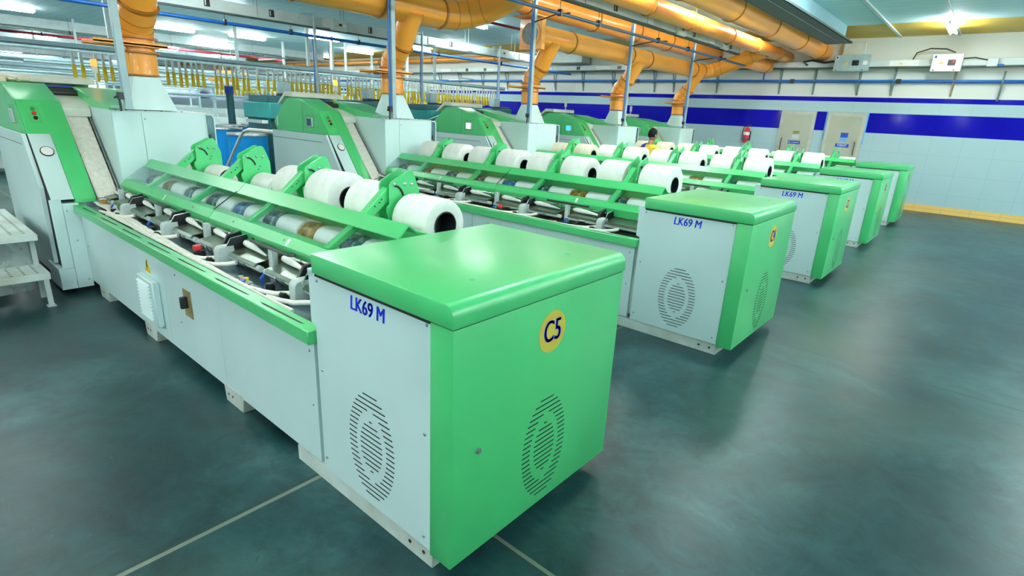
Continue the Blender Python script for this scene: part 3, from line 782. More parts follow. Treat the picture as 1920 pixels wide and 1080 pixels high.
# doors
for k, (x0, x1) in enumerate(((-3.47, -2.60), (-2.31, -1.43))):
    d = struct(MB().box(x0, x1, WY-.06, WY, 0, 2.26).build('door_%d' % (k+1), M['doorframe']))
    MB().box(x0+.08, x1-.08, WY-.068, WY-.05, .01, 2.17, .004).build('door_leaf', M['door'], d)
    hx = x0+.13 if k == 0 else x1-.13
    MB().tube([(hx,WY-.07,1.22),(hx,WY-.115,1.24),(hx,WY-.115,1.52),(hx,WY-.07,1.54)], .011, 8).build('handle', M['black'], d)
    cx = (x0+x1)/2 + .03
    if k == 0:
        MB().box(cx-.08, cx+.08, WY-.072, WY-.069, 1.66, 1.74).build('notice_header', M['olive'], d)
        MB().box(cx-.085, cx+.085, WY-.072, WY-.069, 1.54, 1.655).build('notice', M['busbar'], d)
    else:
        MB().box(cx-.085, cx+.085, WY-.072, WY-.069, 1.64, 1.76).build('notice_header', M['signblue'], d)
        MB().box(cx-.085, cx+.085, WY-.072, WY-.069, 1.53, 1.635).build('notice', M['signlight'], d)
    pl = MB().box(cx-.16, cx+.15, WY-.074, WY-.069, 1.40, 1.485).build('name_plate', M['signblue'], d)
    if k == 1:
        text('plate_lettering', 'TOILET', .066, face_my(cx-.005, WY-.0745, 1.443), M['paper'], pl, bold=.0012, sx=1.05)
    else:
        MB().box(cx-.14, cx-.11, WY-.0755, WY-.0735, 1.425, 1.455).box(cx-.08, cx+.12, WY-.0755, WY-.0735, 1.436, 1.447).build('plate_mark', M['paper'], pl)
    if k == 1:
        struct(MB().box(x0-.05, x0-.0, WY-.02, WY, 1.55, 2.27).box(x1, x1+.03, WY-.02, WY, 1.5, 2.27).build('trim_8', M['signlight']))

# fire extinguisher on the wall
fe = thing('fire_extinguisher', 'red fire extinguisher mounted on the white tiled wall', 'fire extinguisher', (-4.30, WY-.10, 1.36))
MB().lathe([(0,.02),(0,.075),(.02,.083),(.33,.083),(.38,.06),(.40,.028),(.43,.028)], (0,0,0), (0,0,1), 24).build('cylinder', M['red'], fe)
MB().box(-.02,.02,-.02,.02,.43,.46).box(-.015,.09,-.012,.012,.455,.47).box(-.015,.08,-.012,.012,.48,.492).build('valve', M['black'], fe)
MB().tube([(-.02,0,.44),(-.09,-.01,.42),(-.11,-.02,.32),(-.105,-.02,.05)], .011, 8).build('hose', M['black'], fe)
MB().lathe([(.20,.0838),(.28,.0838)], (0,0,0), (0,0,1), 24).build('label_band', M['paper'], fe)
MB().lathe([(.06,.0838),(.10,.0838)], (0,0,0), (0,0,1), 24).build('blue_band', M['signblue'], fe)
MB().box(-.09,.09,.083,.10,.05,.3).build('wall_mount', M['black'], fe)

# ------------------------------------------------------------------ yellow air ducts
def ring_list(path, r, at):
    """flanges at path fractions"""
def pt(path, s):
    P = [Vector(p) for p in path]; L = [0]
    for a, b in zip(P, P[1:]): L.append(L[-1]+(b-a).length)
    d = s*L[-1]
    for i in range(len(P)-1):
        if d <= L[i+1] or i == len(P)-2:
            q = (d-L[i])/max(1e-9, L[i+1]-L[i]); return P[i].lerp(P[i+1], q), (P[i+1]-P[i]).normalized()
def flange(par, c, dr, r, out=.022, w=.016, name='flange', m='ductrim'):
    c = Vector(c); dr = Vector(dr).normalized()
    MB().lathe([(-w/2,r-.004),(-w/2,r+out),(w/2,r+out),(w/2,r-.004)], c, dr, 28, True).build(name, M[m], par)
def arc(p0, t0, p1, t1, n=8):
    p0, p1, t0, t1 = map(Vector, (p0, p1, t0, t1)); d = (p1-p0).length
    out = []
    for i in range(n+1):
        s = i/n; h00 = 2*s**3-3*s*s+1; h10 = s**3-2*s*s+s; h01 = -2*s**3+3*s*s; h11 = s**3-s*s
        out.append(p0*h00 + t0*(h10*d) + p1*h01 + t1*(h11*d))
    return out
def seam(par, path, r, fr):
    for s in fr:
        c, d = pt(path, s); MB().lathe([(-.003,r-.002),(-.003,r+.003),(.003,r+.003),(.003,r-.002)], c, d, 24, True).build('seam', M['ductrim'], par)
TX, TZ, TR = -4.98, 3.075, .172
RISL = ['first yellow riser duct with damper plate, on the C5 machine hopper', 'second yellow riser duct with damper plate, on the C4 machine hopper',
        'third yellow riser duct, beside the open-mouthed horizontal duct end', 'fourth yellow riser duct counted from the C5 machine', 'last yellow riser duct, before the tiled wall']
for i, y0 in enumerate(YK):
    y = y0+.76
    d = thing('riser_duct', RISL[i], 'air duct', (-5.34, y, 1.995), 'yellow riser ducts')
    L = lambda p: (p[0]+5.34, p[1]-y, p[2]-1.995)
    straight = [L((-5.34,y,1.996)), L((-5.345,y,2.35))]
    bend = [Vector(p) for p in arc(L((-5.345,y,2.35)), (-.12,0,1), L((-5.14,y,2.62)), (.66,0,.76), 6)] + [Vector(L((TX+.09,y,TZ-.04)))]
    MB().tube(straight, .150, 32).build('lower_pipe', M['duct'], d)
    # mitred elbow: few segments, sharp joints
    MB().tube([bend[0], bend[2], bend[4], bend[6]], .151, 28).build('elbow', M['duct'], d, sharp=30)
    MB().tube([bend[6], bend[7]], .146, 28).build('branch_pipe', M['duct'], d)
    for z in (.215, .345): flange(d, (0,0,z), (0,0,1), .150, .03)
    MB().box(-.19, .19, -.40, .205, .270, .284).box(-.19,-.185,-.40,.205,.262,.30).box(.185,.19,-.40,.205,.262,.30).build('damper_plate', M['duct'], d)
    flange(d, (0,0,.008), (0,0,1), .150, .010, .012)
    flange(d, bend[6], bend[7]-bend[6], .151, .02, .02)
    for q in (2, 4): MB().lathe([(-.003,.149),(-.003,.156),(.003,.156),(.003,.149)], bend[q], bend[q+1]-bend[q-1], 24, True).build('seam', M['ductrim'], d)

def trunk(name, label, path, r, elbow=None, flanges=(), n=36):
    o = Vector(path[0]); d = thing(name, label, 'air duct', o)
    P = [Vector(p)-o for p in path]
    MB().tube(P, r, n).build('straight_pipe', M['duct'], d)
    for c in flanges: flange(d, Vector(c)-o, P[-1]-P[0], r, .016, .03, 'collar', 'ductrim')
    if elbow:
        E_ = [Vector(p)-o for p in elbow]
        MB().tube(E_, r, n).build('elbow', M['duct'], d, sharp=14)
        for k in (1, 2, 3, len(E_)-2):
            MB().lathe([(-.004,r-.002),(-.004,r+.004),(.004,r+.004),(.004,r-.002)], E_[k], E_[k+1]-E_[k-1], 28, True).build('seam', M['ductrim'], d)
        flange(d, E_[0], P[-1]-P[0], r, .016, .03, 'collar', 'ductrim')
        flange(d, E_[-1], E_[-1]-E_[-2], r, .016, .03, 'collar', 'ductrim')
    return d
e1 = arc((TX,4.35,TZ), (0,1.3,0), (-3.62,5.05,3.60), (1.2,.1,.55), 7)
trunk('trunk_duct', 'yellow header duct joining the first two risers, with a segmented elbow', [(TX,-2.5,TZ),(TX,4.35,TZ)], .188, e1, [(TX,3.35,TZ),(TX,2.2,TZ)])
e2 = arc((TX,13.25,TZ), (0,1.3,0), (-3.60,13.7,3.60), (1.2,0,.55), 7)
t2 = trunk('trunk_duct', 'yellow header duct joining the last three risers, open square mouth at one end', [(TX,6.45,TZ),(TX,13.25,TZ)], TR, e2, [(TX,7.45,TZ),(TX,9.55,TZ),(TX,10.35,TZ),(TX,12.75,TZ)])
mo = MB()
mo.box(-.235,.235,-.10,.0,-.235,.235,.008)
mo.build('mouth_box', M['duct'], t2)
MB().lathe([(-.12,.165),(-.12,.20),(-.10,.205),(-.10,.165)], (0,0,0), (0,1,0), 32, True).build('mouth_ring', M['duct'], t2)
MB().disc((0,-.101,0), (0,-1,0), .168, .003, 32).build('mouth_mesh', M['ductin'], t2)
MB().prism([(-.26,.245),(.0,.245),(.0,.26),(-.27,.26)], 'x', -.25, .25).build('mouth_flap', M['duct'], t2)
def longduct(label, x, z, r, y0, y1, fl):
    return trunk('main_duct', label, [(x,y0,z),(x,y1,z)], r, None, [(x,q,z) for q in fl])
longduct('yellow main duct next to the dark cable tray, highest of the long ducts', -2.74, 3.73, .222, -9, WY-.005, [1.5,3.4,5.2,7.0,9.0,11.,13.1,14.9])
longduct('yellow main duct that the segmented elbows run into', -3.58, 3.60, .152, -9, WY-.005, [1.9,3.7,5.6,6.1,7.6,9.2,11.2,12.9,14.6])
longduct('thick yellow main duct running behind the blue pipe and service poles', -5.5, 3.70, .225, -9, 15.4, [2.,4.6,6.4,6.8,8.9,10.6,12.2])
trunk('main_duct', 'short yellow duct stub ending at the tiled wall under the longer ducts', [(-4.0,13.72,3.36),(-4.0,15.30,3.36)], .17, None, [(-4.0,15.1,3.36)])
trunk('wall_duct', 'thin yellow duct along the top of the far tiled wall', [(-40,15.3,3.80),(-11.52,15.3,3.80)], .095, None, [(-29,15.3,3.8),(-25,15.3,3.8),(-21.3,15.3,3.8),(-17.6,15.3,3.8),(-14.,15.3,3.8)])

# ------------------------------------------------------------------ busbars, pipes, service poles
def busbar(label, x, z, h, y0, y1, joints, taps):
    b = thing('busbar_trunking', label, 'busbar', (x, 0, z))
    MB().box(-.035,.035,y0,y1,0,h,.004).build('casing', M['busbar'], b)
    MB().box(-.05,.05,y0,y1,-.03,-.002).build('cable_ledge', M['tray_dark'], b)
    for y in joints: MB().box(-.045,.06,y-.14,y+.14,h*.1,h*.95,.004).build('joint_box', M['fix'], b)
    for y in taps:
        q = MB().box(-.04,.046,y-.05,y+.05,h*.25,h*.9,.003).build('tap_window', M['black'], b)
        MB().box(.046,.048,y-.035,y-.02,h*.35,h*.8).build('tap_label', M['paper'], q)
    for y in [y0+.6+1.9*k for k in range(int((y1-y0)/1.9))]:
        MB().cyl((-.06,y,h), (-.06,y,CZ-z-.004), .005, n=6).cyl((.07,y,-.03), (.07,y,CZ-z-.004), .005, n=6).build('hanger_rod', M['bracket'], b)
    return b
bb1 = busbar('pale busbar trunking with switch boxes behind the riser ducts', -10.2, 3.35, .20, -2, 13.2, [5.85,8.75,10.1,12.3], [3.4,4.6,6.9,9.4,11.6,12.7])
for y in (6.05, 11.35):
    q = MB().box(-.06,.16,y-.17,y+.17,-.02,.20,.006).build('switch_box', M['busbar'], bb1)
    MB().box(.16,.18,y-.03,y+.03,.08,.12).build('rotary_switch', M['black'], q)
    MB().box(.16,.163,y+.07,y+.13,.07,.12).build('sticker', M['paper'], q)
    MB().box(.16,.163,y-.12,y-.09,.09,.11).build('sticker', M['yellow'], q)
bb2 = busbar('pale busbar trunking running just under the yellow main ducts', -3.845, 3.40, .125, 5.5, 12.6, [8.1,10.9], [7.0,10.0,12.0])
for y in (9.35, 11.55):
    q = MB().box(-.05,.10,y-.16,y+.16,-.03,.14,.005).build('switch_box', M['hood'], bb2)
    MB().box(.10,.12,y-.03,y+.03,.06,.10).build('rotary_switch', M['black'], q)
def hung_pipe(name, label, cat, x, z, r, y0, y1, mm, clips, up):
    o = thing(name, label, cat, (x, 0, z))
    MB().cyl((0,y0,0), (0,y1,0), r, n=12).build('pipe', M[mm], o)
    for y in clips: MB().box(-r-.01,r+.01,y-.02,y+.02,-r-.008,r+.03,.003).cyl((0,y,r), (0,y,up-.004), .004, n=6).build('pipe_clip', M['black'], o)
    return o
hung_pipe('hanging_air_pipe', 'bright blue air pipe hung below the farther busbar', 'pipe', -10.2, 3.17, .032, -4, 14.9, 'pipeblue', [3.7,5.0,6.6,9.,11.4,13.4], .145)
p2 = hung_pipe('hanging_air_pipe', 'dark blue air pipe in front of the thick yellow duct', 'pipe', -3.845, 3.19, .024, -2, 13.2, 'pipedark', [5.6,6.6,8.6,9.9,11.6], .175)
hung_pipe('hanging_sprinkler_pipe', 'long red sprinkler pipe under the distant ceiling', 'pipe', -26.5, 3.77, .045, -10, 13.4, 'pipered', [0,4,8,12], .25)
hung_pipe('hanging_sprinkler_pipe', 'short visible red sprinkler pipe behind the open duct mouth', 'pipe', -8.3, 3.80, .03, -3, 11.5, 'pipered', [2,5,8,11], .22)
hung_pipe('hanging_conduit', 'thin dark conduit below the white ceiling beam', 'conduit', -22.6, 3.62, .035, -10, 13.4, 'bracket', [-2,1,4,7,10], .4)
for xx, zz, ll in ((-29.5,3.55,'second thin dark conduit, beyond the red sprinkler pipe'),(-38.5,3.5,'farthest thin dark conduit under the ceiling')):
    hung_pipe('hanging_conduit', ll, 'conduit', xx, zz, .04, -10, 13.4, 'railm', [-2,1,4,7,10], .4)
PY = [.44, 3.37, 6.14, 9.24, 12.18]
PL = ['grey service pole with blue air line beside the first riser duct', 'grey service pole with blue air line in front of the second riser', 'grey service pole beside the open duct mouth',
      'grey service pole in front of the fourth riser duct', 'grey service pole in front of the last riser duct']
for i, y in enumerate(PY):
    top = [3.95, 3.9, 3.8, 3.66, 3.62][i]
    o = thing('service_pole', PL[i], 'pole', (-4.738, y, 1.702), 'service poles on the combing machines')
    MB().box(-.026,.026,-.03,.03,0,top-1.69,.004).build('pole', M['pole'], o)
    if i: MB().cyl((-.01,-.047,.10), (-.01,-.047,top-1.8), .013, n=8).build('air_line', M['pipeblue'], o)
    MB().box(-.40,.028,-.032,.032,-.012,.012).build('foot_bracket', M['pole'], o)
    MB().box(-.03,.03,-.075,-.03,.07,.13,.004).cyl((0,-.075,.10),(0,-.10,.08),.008,n=6).cyl((0,-.06,.07),(0,-.06,-.03),.01,n=6).build('valve', M['black'], o)
    if i > 1:
        MB().tube([(-.02,-.02,3.19-1.69),(.2,-.02,3.23-1.69),(.6,-.25,3.23-1.69),(.93,-.35,3.21-1.69)], .011, 8).build('air_branch', M['black'], o)
for i, (y, z0) in enumerate(((5.45,0.),(8.34,1.985),(11.2,0.))):
    o = thing('service_pole', ['thin blue-grey service pole dropping from the farther busbar by the first switch box', 'thin blue-grey service pole behind the second riser duct', 'thin blue-grey service pole behind the open duct mouth'][i], 'pole', (-10.2+.13, y, z0), 'service poles on the draw frames')
    MB().cyl((0,0,0), (0,0,3.62-z0), .028, n=10).build('pole', M['pole'], o)
    MB().cyl((-.02,-.04,.1), (-.02,-.04,3.17-z0), .012, n=8).build('air_line', M['pipeblue'], o)
    MB().tube([(0,0,3.58-z0),(0,-.3,3.56-z0),(.03,-.34,3.45-z0)], .014, 8).build('outlet_arm', M['pole'], o)

# wall busbar on brackets, switch boxes, blue pipe along the wall
wb = thing('busbar_trunking', 'grey busbar trunking on angle brackets along the tiled wall', 'busbar', (0, 15.42, 3.33))
MB().box(-40,6,-.08,.0,0,.145,.004).build('casing', M['busbar'], wb)
MB().box(-40,6,-.12,.06,-.03,-.003).build('cable_ledge', M['tray_dark'], wb)
for x in (-15.6,-14.6,-12.4,-10.2,-8.6,-6.0,-5.0,-4.2): MB().box(x-.07,x+.07,-.09,-.078,.02,.12,.003).build('tap_window', M['black'], wb)
for x in (-16.8,-11.6,-9.2,-3.55): MB().box(x-.3,x+.3,-.10,-.078,.01,.13,.004).build('joint_box', M['fix'], wb)
jb = MB().box(-1.2,-.62,-.10,-.078,.0,.14,.004).build('joint_box', M['fix'], wb)
MB().prism([(-1.0,.04),(-.93,.04),(-.965,.10)], 'y', -.103, -.10).build('warning_sign', M['yellow'], jb)
MB().box(-1.17,-1.12,-.103,-.10,.04,.10).build('sticker', M['paper'], jb)
hp = thing('wall_mounted_pipe', 'blue air pipe running along the white wall under the brackets', 'pipe', (0, 15.52, 3.01))
MB().cyl((-40,0,0), (6,0,0), .035, n=12).build('pipe', M['pipeblue'], hp)
for x in (-8.,-3.35,-.95): MB().box(x-.05,x+.05,-.045,.045,-.05,.05,.005).build('pipe_coupling', M['black'], hp)
MB().tube([(-4.1,-.02,.0),(-4.1,-.03,.1),(-4.1,-.03,.27)], .025, 8).build('riser_pipe', M['pipeblue'], hp)
bx = [-17.4,-16.2,-14.9,-13.6,-12.6,-11.3,-10.1,-8.9,-7.4,-6.75,-5.4,-3.66,-2.81,-1.78,-1.05]
b0 = None
for x in bx + [.12, .98]:
    if b0 is None or x == .12:
        o = MB().box(-.02,.02,-.20,.0,-.02,.0).box(-.02,.02,-.012,.0,-.62,0).prism([(-.19,-.02),(-.16,-.02),(-.0,-.58),(-.0,-.62),(-.012,-.62)], 'x', -.018, .018)
        o = o.build('wall_mounted_bracket', M['bracket' if x != .12 else 'rust'], None)
        if b0 is None: b0 = o
    else: o = b0.copy(); COL.objects.link(o)
    o.location = (x, WY, 3.30)
    if x == .12: tag(o, 'worn brown angle bracket under the white switch box', 'bracket')
    elif x == .98: tag(o, 'short free angle bracket past the white switch box', 'bracket'); o.location.z = 3.22
    else: tag(o, 'dark angle bracket holding the wall busbar', 'bracket', 'angle brackets under the wall busbar')
def swbox(label, x0, x1, z0, z1, body, y):
    o = thing('switch_box', label, 'switch box', ((x0+x1)/2, y, z0)); w = (x1-x0)/2; h = z1-z0
    MB().box(-w,w,-.14,.0,0,h,.006).build('enclosure', M[body], o)
    MB().box(.02,.16,-.155,-.14,h*.34,h*.66,.004).build('switch_plate', M['black'], o)
    MB().prism([(.10,h*.45),(.13,h*.62),(.15,h*.62),(.13,h*.45)], 'y', -.19, -.155).build('switch_handle', M['red' if body == 'fix' else 'black'], o)
    MB().prism([(-.14,h*.42),(-.06,h*.42),(-.10,h*.60)], 'y', -.143, -.14).build('warning_sign', M['yellow'], o)
    MB().box(w-.13,w-.03,-.143,-.14,h*.38,h*.62).build('sticker', M['paper'], o)
    b = MB().box(-w+.02,-w+.09,-.143,-.14,h-.10,h-.02).build('logo_sticker', M['paper'], o)
    MB().box(-w+.035,-w+.075,-.145,-.143,h-.085,h-.035).build('logo_mark', M['signblue'], b)
    for q in (-w+.06, w-.12): MB().disc((q,-.14,.03), (0,-1,0), .014).build('screw', M['black'], o)
    return o
swbox('grey switch box on the wall busbar beside the end of the highest duct', -2.36, -1.60, 3.22, 3.60, 'bracket', 15.34)
for o in SC.objects:
    if o.name.startswith('enclosure'): o.data.materials[0] = M['pole']
swbox('white switch box with red handle on the wall busbar', -.36, .20, 3.20, 3.57, 'fix', 15.34)
cbl = MB().tube([(-.75,15.36,3.48),(-.70,15.34,3.62),(-.45,15.30,3.70),(-.15,15.28,3.68),(.03,15.26,3.60)], .014, 8).build('power_cable', M['black'])
tag(cbl, 'black cable arching onto the white switch box', 'cable')
cbl = MB().tube([(.18,15.26,3.47),(.4,15.3,3.49),(.62,15.34,3.44),(.95,15.36,3.40),(1.3,15.36,3.46),(1.9,15.36,3.42),(3,15.36,3.44)], .012, 8).build('power_cable', M['black'])
tag(cbl, 'black cable trailing along the wall busbar past the white switch box', 'cable')
cbl = MB().tube([(-2.36,15.26,3.46),(-2.6,15.3,3.44),(-2.9,15.3,3.50),(-3.1,15.3,3.46),(-3.0,15.34,3.38)], .028, 8).build('power_cable', M['black'])
tag(cbl, 'thick black cable loop beside the grey switch box', 'cable')
gb = thing('junction_box', 'small grey junction box on the busbar ledge past the white switch box', 'junction box', (.72, 15.33, 3.30))
MB().box(-.09,.09,-.08,.02,0,.17,.004).build('enclosure', M['busbar'], gb)
MB().box(.09,.20,-.05,.0,.01,.05,.004).build('gland', M['pipeblue'], gb)
mb = thing('air_damper_box', 'pale sheet-metal box joined to the wall duct end behind the open duct mouth', 'duct box', (-10.6, 15.25, 3.55))
MB().box(-.9,.75,-.25,.25,0,.44,.01).build('casing', M['busbar'], mb)
vb = thing('wall_fan_box', 'small pale box fixed to the wall beside the end of the highest duct', 'box', (-2.05, 15.5, 3.62))
MB().box(-.22,.25,-.02,.10,0,.3,.006).build('casing', M['hood'], vb)

# ------------------------------------------------------------------ ceiling lights
def batten(z=CZ, rod=0.):
    t = thing('ceiling_light', 'glowing twin-tube batten light under the hall ceiling', 'ceiling light', (0,0,z), 'tube lights under the hall ceiling')
    MB().box(-.022,.022,-.66,.66,-.11,-.04,.006).box(-.012,.012,-.4,-.38,-.04,0).box(-.012,.012,.38,.4,-.04,rod).box(-.012,.012,-.4,-.38,-.04,rod).build('fixture_body', M['fix'], t)
    for x in (-.05,.05): MB().cyl((x,-.60,-.115), (x,.60,-.115), .018, n=6).build('tube', M['tube'], t)
    return t
lamp0 = batten(); index_kids()
LP = [(-20.4,2.15),(-20.2,6.3),(-25.9,6.0),(-26.1,8.7),(-23.2,8.7),(-19.7,8.5),(-25.8,13.0),(-16.9,9.75),(-19.5,13.0),(-23.5,13.4),(-16.1,13.2),(-13.9,13.05),(-9.6,9.5),(-9.6,12.9),
      (-24.,11.2),(-45,5.7),(-50,8.3),(-34,3),(-34,7.5),(-38,10),(-30,12),(-42,1),(-30,4.5),(-48,2.5),(-38,5.5),(-52,5.5),(-45,11.5),(-34,11.5),(-29.5,9.0)]
# unseen lamps added above the machines and the aisle to brighten the hall
LP += [(x, y) for x in (-8.4, -1.0, 3.4) for y in (-4.5, -.8, 2.6, 6.0, 9.4, 11.5) if not (x == -8.4 and y > 5) and not (x == 3.4 and y < 5) and not (x == -1. and y > 9.5)]
LP += [(5.2, -.6), (5.2, 1.8), (5.2, 4.2), (2.4, -4.5)]  # more unseen lamps added to light the green end doors
LP += [(-14.5,-2.),(-14.5,1.5),(-14.0,5.2),(-14.0,-6),(-20.5,-2.5),(-6.5,-7),(1,-8)]
first = True
for x, y in LP:
    o = lamp0 if first else copy_tree(lamp0); first = False
    o.location = (x, y, CZ)
o = copy_tree(lamp0); o.location = (-.03, 13.75, CZ-.03)
tag(o, 'single tube light glowing on the pale ceiling bead near the tiled wall', 'ceiling light', 'tube lights under the hall ceiling')

# unseen suspended fill lamps added out of frame, then lamps beside the main ducts
fill_lamp = batten(2.75, CZ-2.75); index_kids(); first = True
for x, y, z in [(xx, yy, 2.75) for yy in (-5.2,) for xx in (-9.5, -6.5, -3.2, -.5, 2.5)] + [(6.5,3.,3.1),(5.2,6.,3.0),(5.6,9.,2.9),(4.6,11.6,3.0),(4.6,13.4,3.3)]:
    o = fill_lamp if first else copy_tree(fill_lamp); first = False
    o.location = (x, y, z); o['label'] = 'unseen twin-tube fill light added on long rods below the hall ceiling'; o['group'] = 'unseen added fill lights'
for x, y in ((-3.16, 9.3), (-3.16, 12.2), (-3.16, 6.5)):
    o = copy_tree(lamp0); o.location = (x, y, CZ+.02); o['label'] = 'glowing twin-tube batten light above the gap between two yellow main ducts'; o['group'] = 'tube lights above the main ducts'

# ------------------------------------------------------------------ blue sliver cans
def can(r, h):
    t = thing('sliver_can', '', 'can')
    MB().lathe([(.05,r-.02),(.06,r),(h-.05,r),(h-.02,r+.004)], (0,0,0), (0,0,1), 36).build('can_body', M['can'], t)
    MB().lathe([(h-.045,r),(h-.045,r+.012),(h-.02,r+.016),(h,r+.010),(h,r-.012),(h-.03,r-.008)], (0,0,0), (0,0,1), 36, True).build('rim', M['canrim'], t)
    MB().lathe([(.0,r-.05),(.0,r),(.06,r+.005),(.06,r-.05)], (0,0,0), (0,0,1), 28, True).build('can_base', M['canrim'], t)
    MB().lathe([(h-.06,.01),(h-.05,r*.5),(h-.07,r-.03),(h-.12,r-.02)], (0,0,0), (0,0,1), 28).build('coiled_sliver', M['sliver'], t)
    return t
c0 = can(.33, 1.25); index_kids()
cans = [(-12.55,4.62,'tall blue sliver can with a pale rim, beside the C5 suction box'),(-13.05,5.42,'tall blue sliver can with a pale rim, second from the C5 suction box'),(-9.15,3.45,'big blue sliver can next to the C4 machine head, behind the guard tube'),
        (-13.5,4.1,'blue sliver can in the rear row, behind the one beside the C5 suction box'),(-13.85,6.15,'blue sliver can in the rear row, under the teal draw frame'),(-11.2,3.9,'blue sliver can between the front can and the teal draw frame')]
for i, (x, y, l) in enumerate(cans):
    o = c0 if i == 0 else copy_tree(c0); o.location = (x, y, 0); tag(o, l, 'can', 'blue sliver cans')

# ------------------------------------------------------------------ teal draw frames
def draw_frame():
    t = thing('drawing_machine', '', 'textile machine')
    MB().box(-.55,.55,-.45,.45,1.50,1.80,.02).build('head_cover', M['teal'], t)
    MB().box(-.40,.40,-.40,.40,1.80,1.93,.01).build('top_unit', M['teal_dark'], t)
    MB().box(.05,.36,-.05,.36,1.93,1.98,.01).build('fan_cover', M['black'], t)
    MB().box(-.5,.3,-.4,.4,.0,1.50,.01).build('frame_body', M['teal_dark'], t)
    MB().box(-.1,.55,-.62,-.5,1.42,1.48).build('front_shelf', M['canrim'], t)
    MB().cyl((.45,-.42,0),(.45,-.42,1.5),.03,n=10).cyl((.45,.42,0),(.45,.42,1.5),.03,n=10).build('leg', M['teal_dark'], t)
    MB().box(-.2,.0,.1,.3,1.98,2.2,.01).build('control_box', M['pole'], t)
    return t
df = draw_frame(); index_kids()
for i, (x, y, l) in enumerate(((-9.75,4.38,'teal draw frame standing behind the C4 machine head'),(-9.75,6.35,'teal draw frame behind the second riser duct'),(-9.75,8.25,'teal draw frame behind the third machine head'),(-9.75,10.6,'teal draw frame behind the fourth riser duct'))):
    o = df if i == 0 else copy_tree(df); o.location = (x, y, 0); tag(o, l, 'textile machine', 'teal draw frames')
pv = thing('pivot_arm', 'dark teal jib arm with black hose lying between second riser and third machine head', 'arm', (-8.9, 7.35, 1.50))
MB().tube([(0,-.35,0),(0,.2,.05),(0,.75,.22)], .06, 8).build('arm_tube', M['teal_dark'], pv)
MB().tube([(0,.75,.22),(0,.95,.25),(0,1.25,.20)], .05, 8).build('hose', M['black'], pv)
MB().cyl((0,-.3,-1.5),(0,-.3,.0),.07,n=10).build('stand', M['teal'], pv)
bp_ = thing('blue_post', 'dark blue-green round post with a navy cap, among the hanging bobbins', 'post', (-13.2, 4.92, 0))
MB().cyl((0,0,0),(0,0,1.95),.085,n=16).build('post_tube', M['teal_dark'], bp_)
MB().cyl((0,0,1.95),(0,0,2.12),.10,n=16).build('cap', M['signblue'], bp_)

# ------------------------------------------------------------------ roving frames and bobbin rails far behind
def roving_frame(L=16.):
    t = thing('roving_machine', '', 'textile machine')
    MB().box(-.5,.35,-L/2,L/2,.12,.85,.01).build('bed', M['far'], t)
    MB().prism([(-.45,.85),(.42,.85),(.42,1.0),(-.1,1.32),(-.45,1.32)], 'y', -L/2, L/2).build('drafting_beam', M['far'], t)
    MB().box(-.6,-.5,-L/2,L/2,1.32,1.42).build('creel_shelf', M['busbar'], t)
    g = MB().box(.35,.40,-L/2,L/2,.45,.72).build('green_panel', M['green2'], t)
    fl = MB().cyl((.36,0,.98),(.36,0,1.22),.035,n=8).cyl((.36,0,1.22),(.18,0,1.40),.012,n=6).cyl((.36,0,.88),(.36,0,.98),.05,n=8)
    fl = fl.build('flyer', M['bobwhite'], t, loc=(0,-L/2+.2,0))
    n = 60
    for k in range(1, n): inst(fl, t, (0,-L/2+.2+(L-.4)*k/(n-1),0))
    sb = MB().box(.3,.43,-.12,.12,1.02,1.12,.005).build('blue_box', M['signblue'], t, loc=(0,-L/2+5,0))
    inst(sb, t, (0,2.2,0))
    ps = MB().box(-.035,.035,-.035,.035,.85,2.35).build('creel_post', M['railm'], t, loc=(-.1,-L/2+.5,0))
    for k in range(1,6): inst(ps, t, (-.1,-L/2+.5+(L-1)*k/5,0))
    for x, z in ((-.25,1.9),(.1,2.2),(-.3,2.5)):
        MB().cyl((x,-L/2,z),(x,L/2,z),.03,n=8).build('creel_rail', M['railm'], t)
    return t
rf = roving_frame(); index_kids()
for i, (x, y, l) in enumerate(((-15.6,5.6,'pale roving frame with white flyers, first row behind the draw frames'),(-19.0,5.4,'pale roving frame of the second row behind the draw frames'),(-24.5,4.0,'pale roving frame of the third row, far under the ceiling lights'),(-31.,3.0,'farthest pale roving frame before the daylight windows'))):
    o = rf if i == 0 else copy_tree(rf); o.location = (x, y, 0); tag(o, l, 'textile machine', 'roving frames across the hall')

def bobbin():
    k = MB(); k.mi = 0
    k.lathe([(-.03,.008),(-.04,.024),(-.22,.028),(-.225,.02)], (0,0,0), (0,0,1), 10)
    k.cyl((0,0,-.04),(0,0,.03),.006,n=5)
    k.mi = 1
    k.lathe([(-.215,.026),(-.23,.036),(-.43,.036),(-.45,.022),(-.45,.004)], (0,0,0), (0,0,1), 10)
    return k.build('hanging_bobbin', [M['bobwhite'], M['bobyellow']])
bob = bobbin()
bobfull = None
rails = [(-13.5, 2.64, 2.0, 15.0, 62, 'pale overhead rail nearest the draw frames, hung with bobbins'),
         (-16.6, 2.42, 6.0, 15.0, 70, 'pale overhead rail behind the nearest one, hung with shorter-looking bobbins'),
         (-20.5, 2.30, 9.5, 15.0, 44, 'farthest pale overhead rail hung with bobbins')]
rails[0] = (-13.5, 2.64, 2.0, 15.0, 100, 'first pale overhead rail behind the draw frames, hung with bobbins')
rails[1] = rails[1][:5] + ('second pale overhead rail behind the draw frames, hung with bobbins',)
rails[2] = rails[2][:5] + ('third pale overhead rail behind the draw frames, hung with bobbins',)
firstb = True
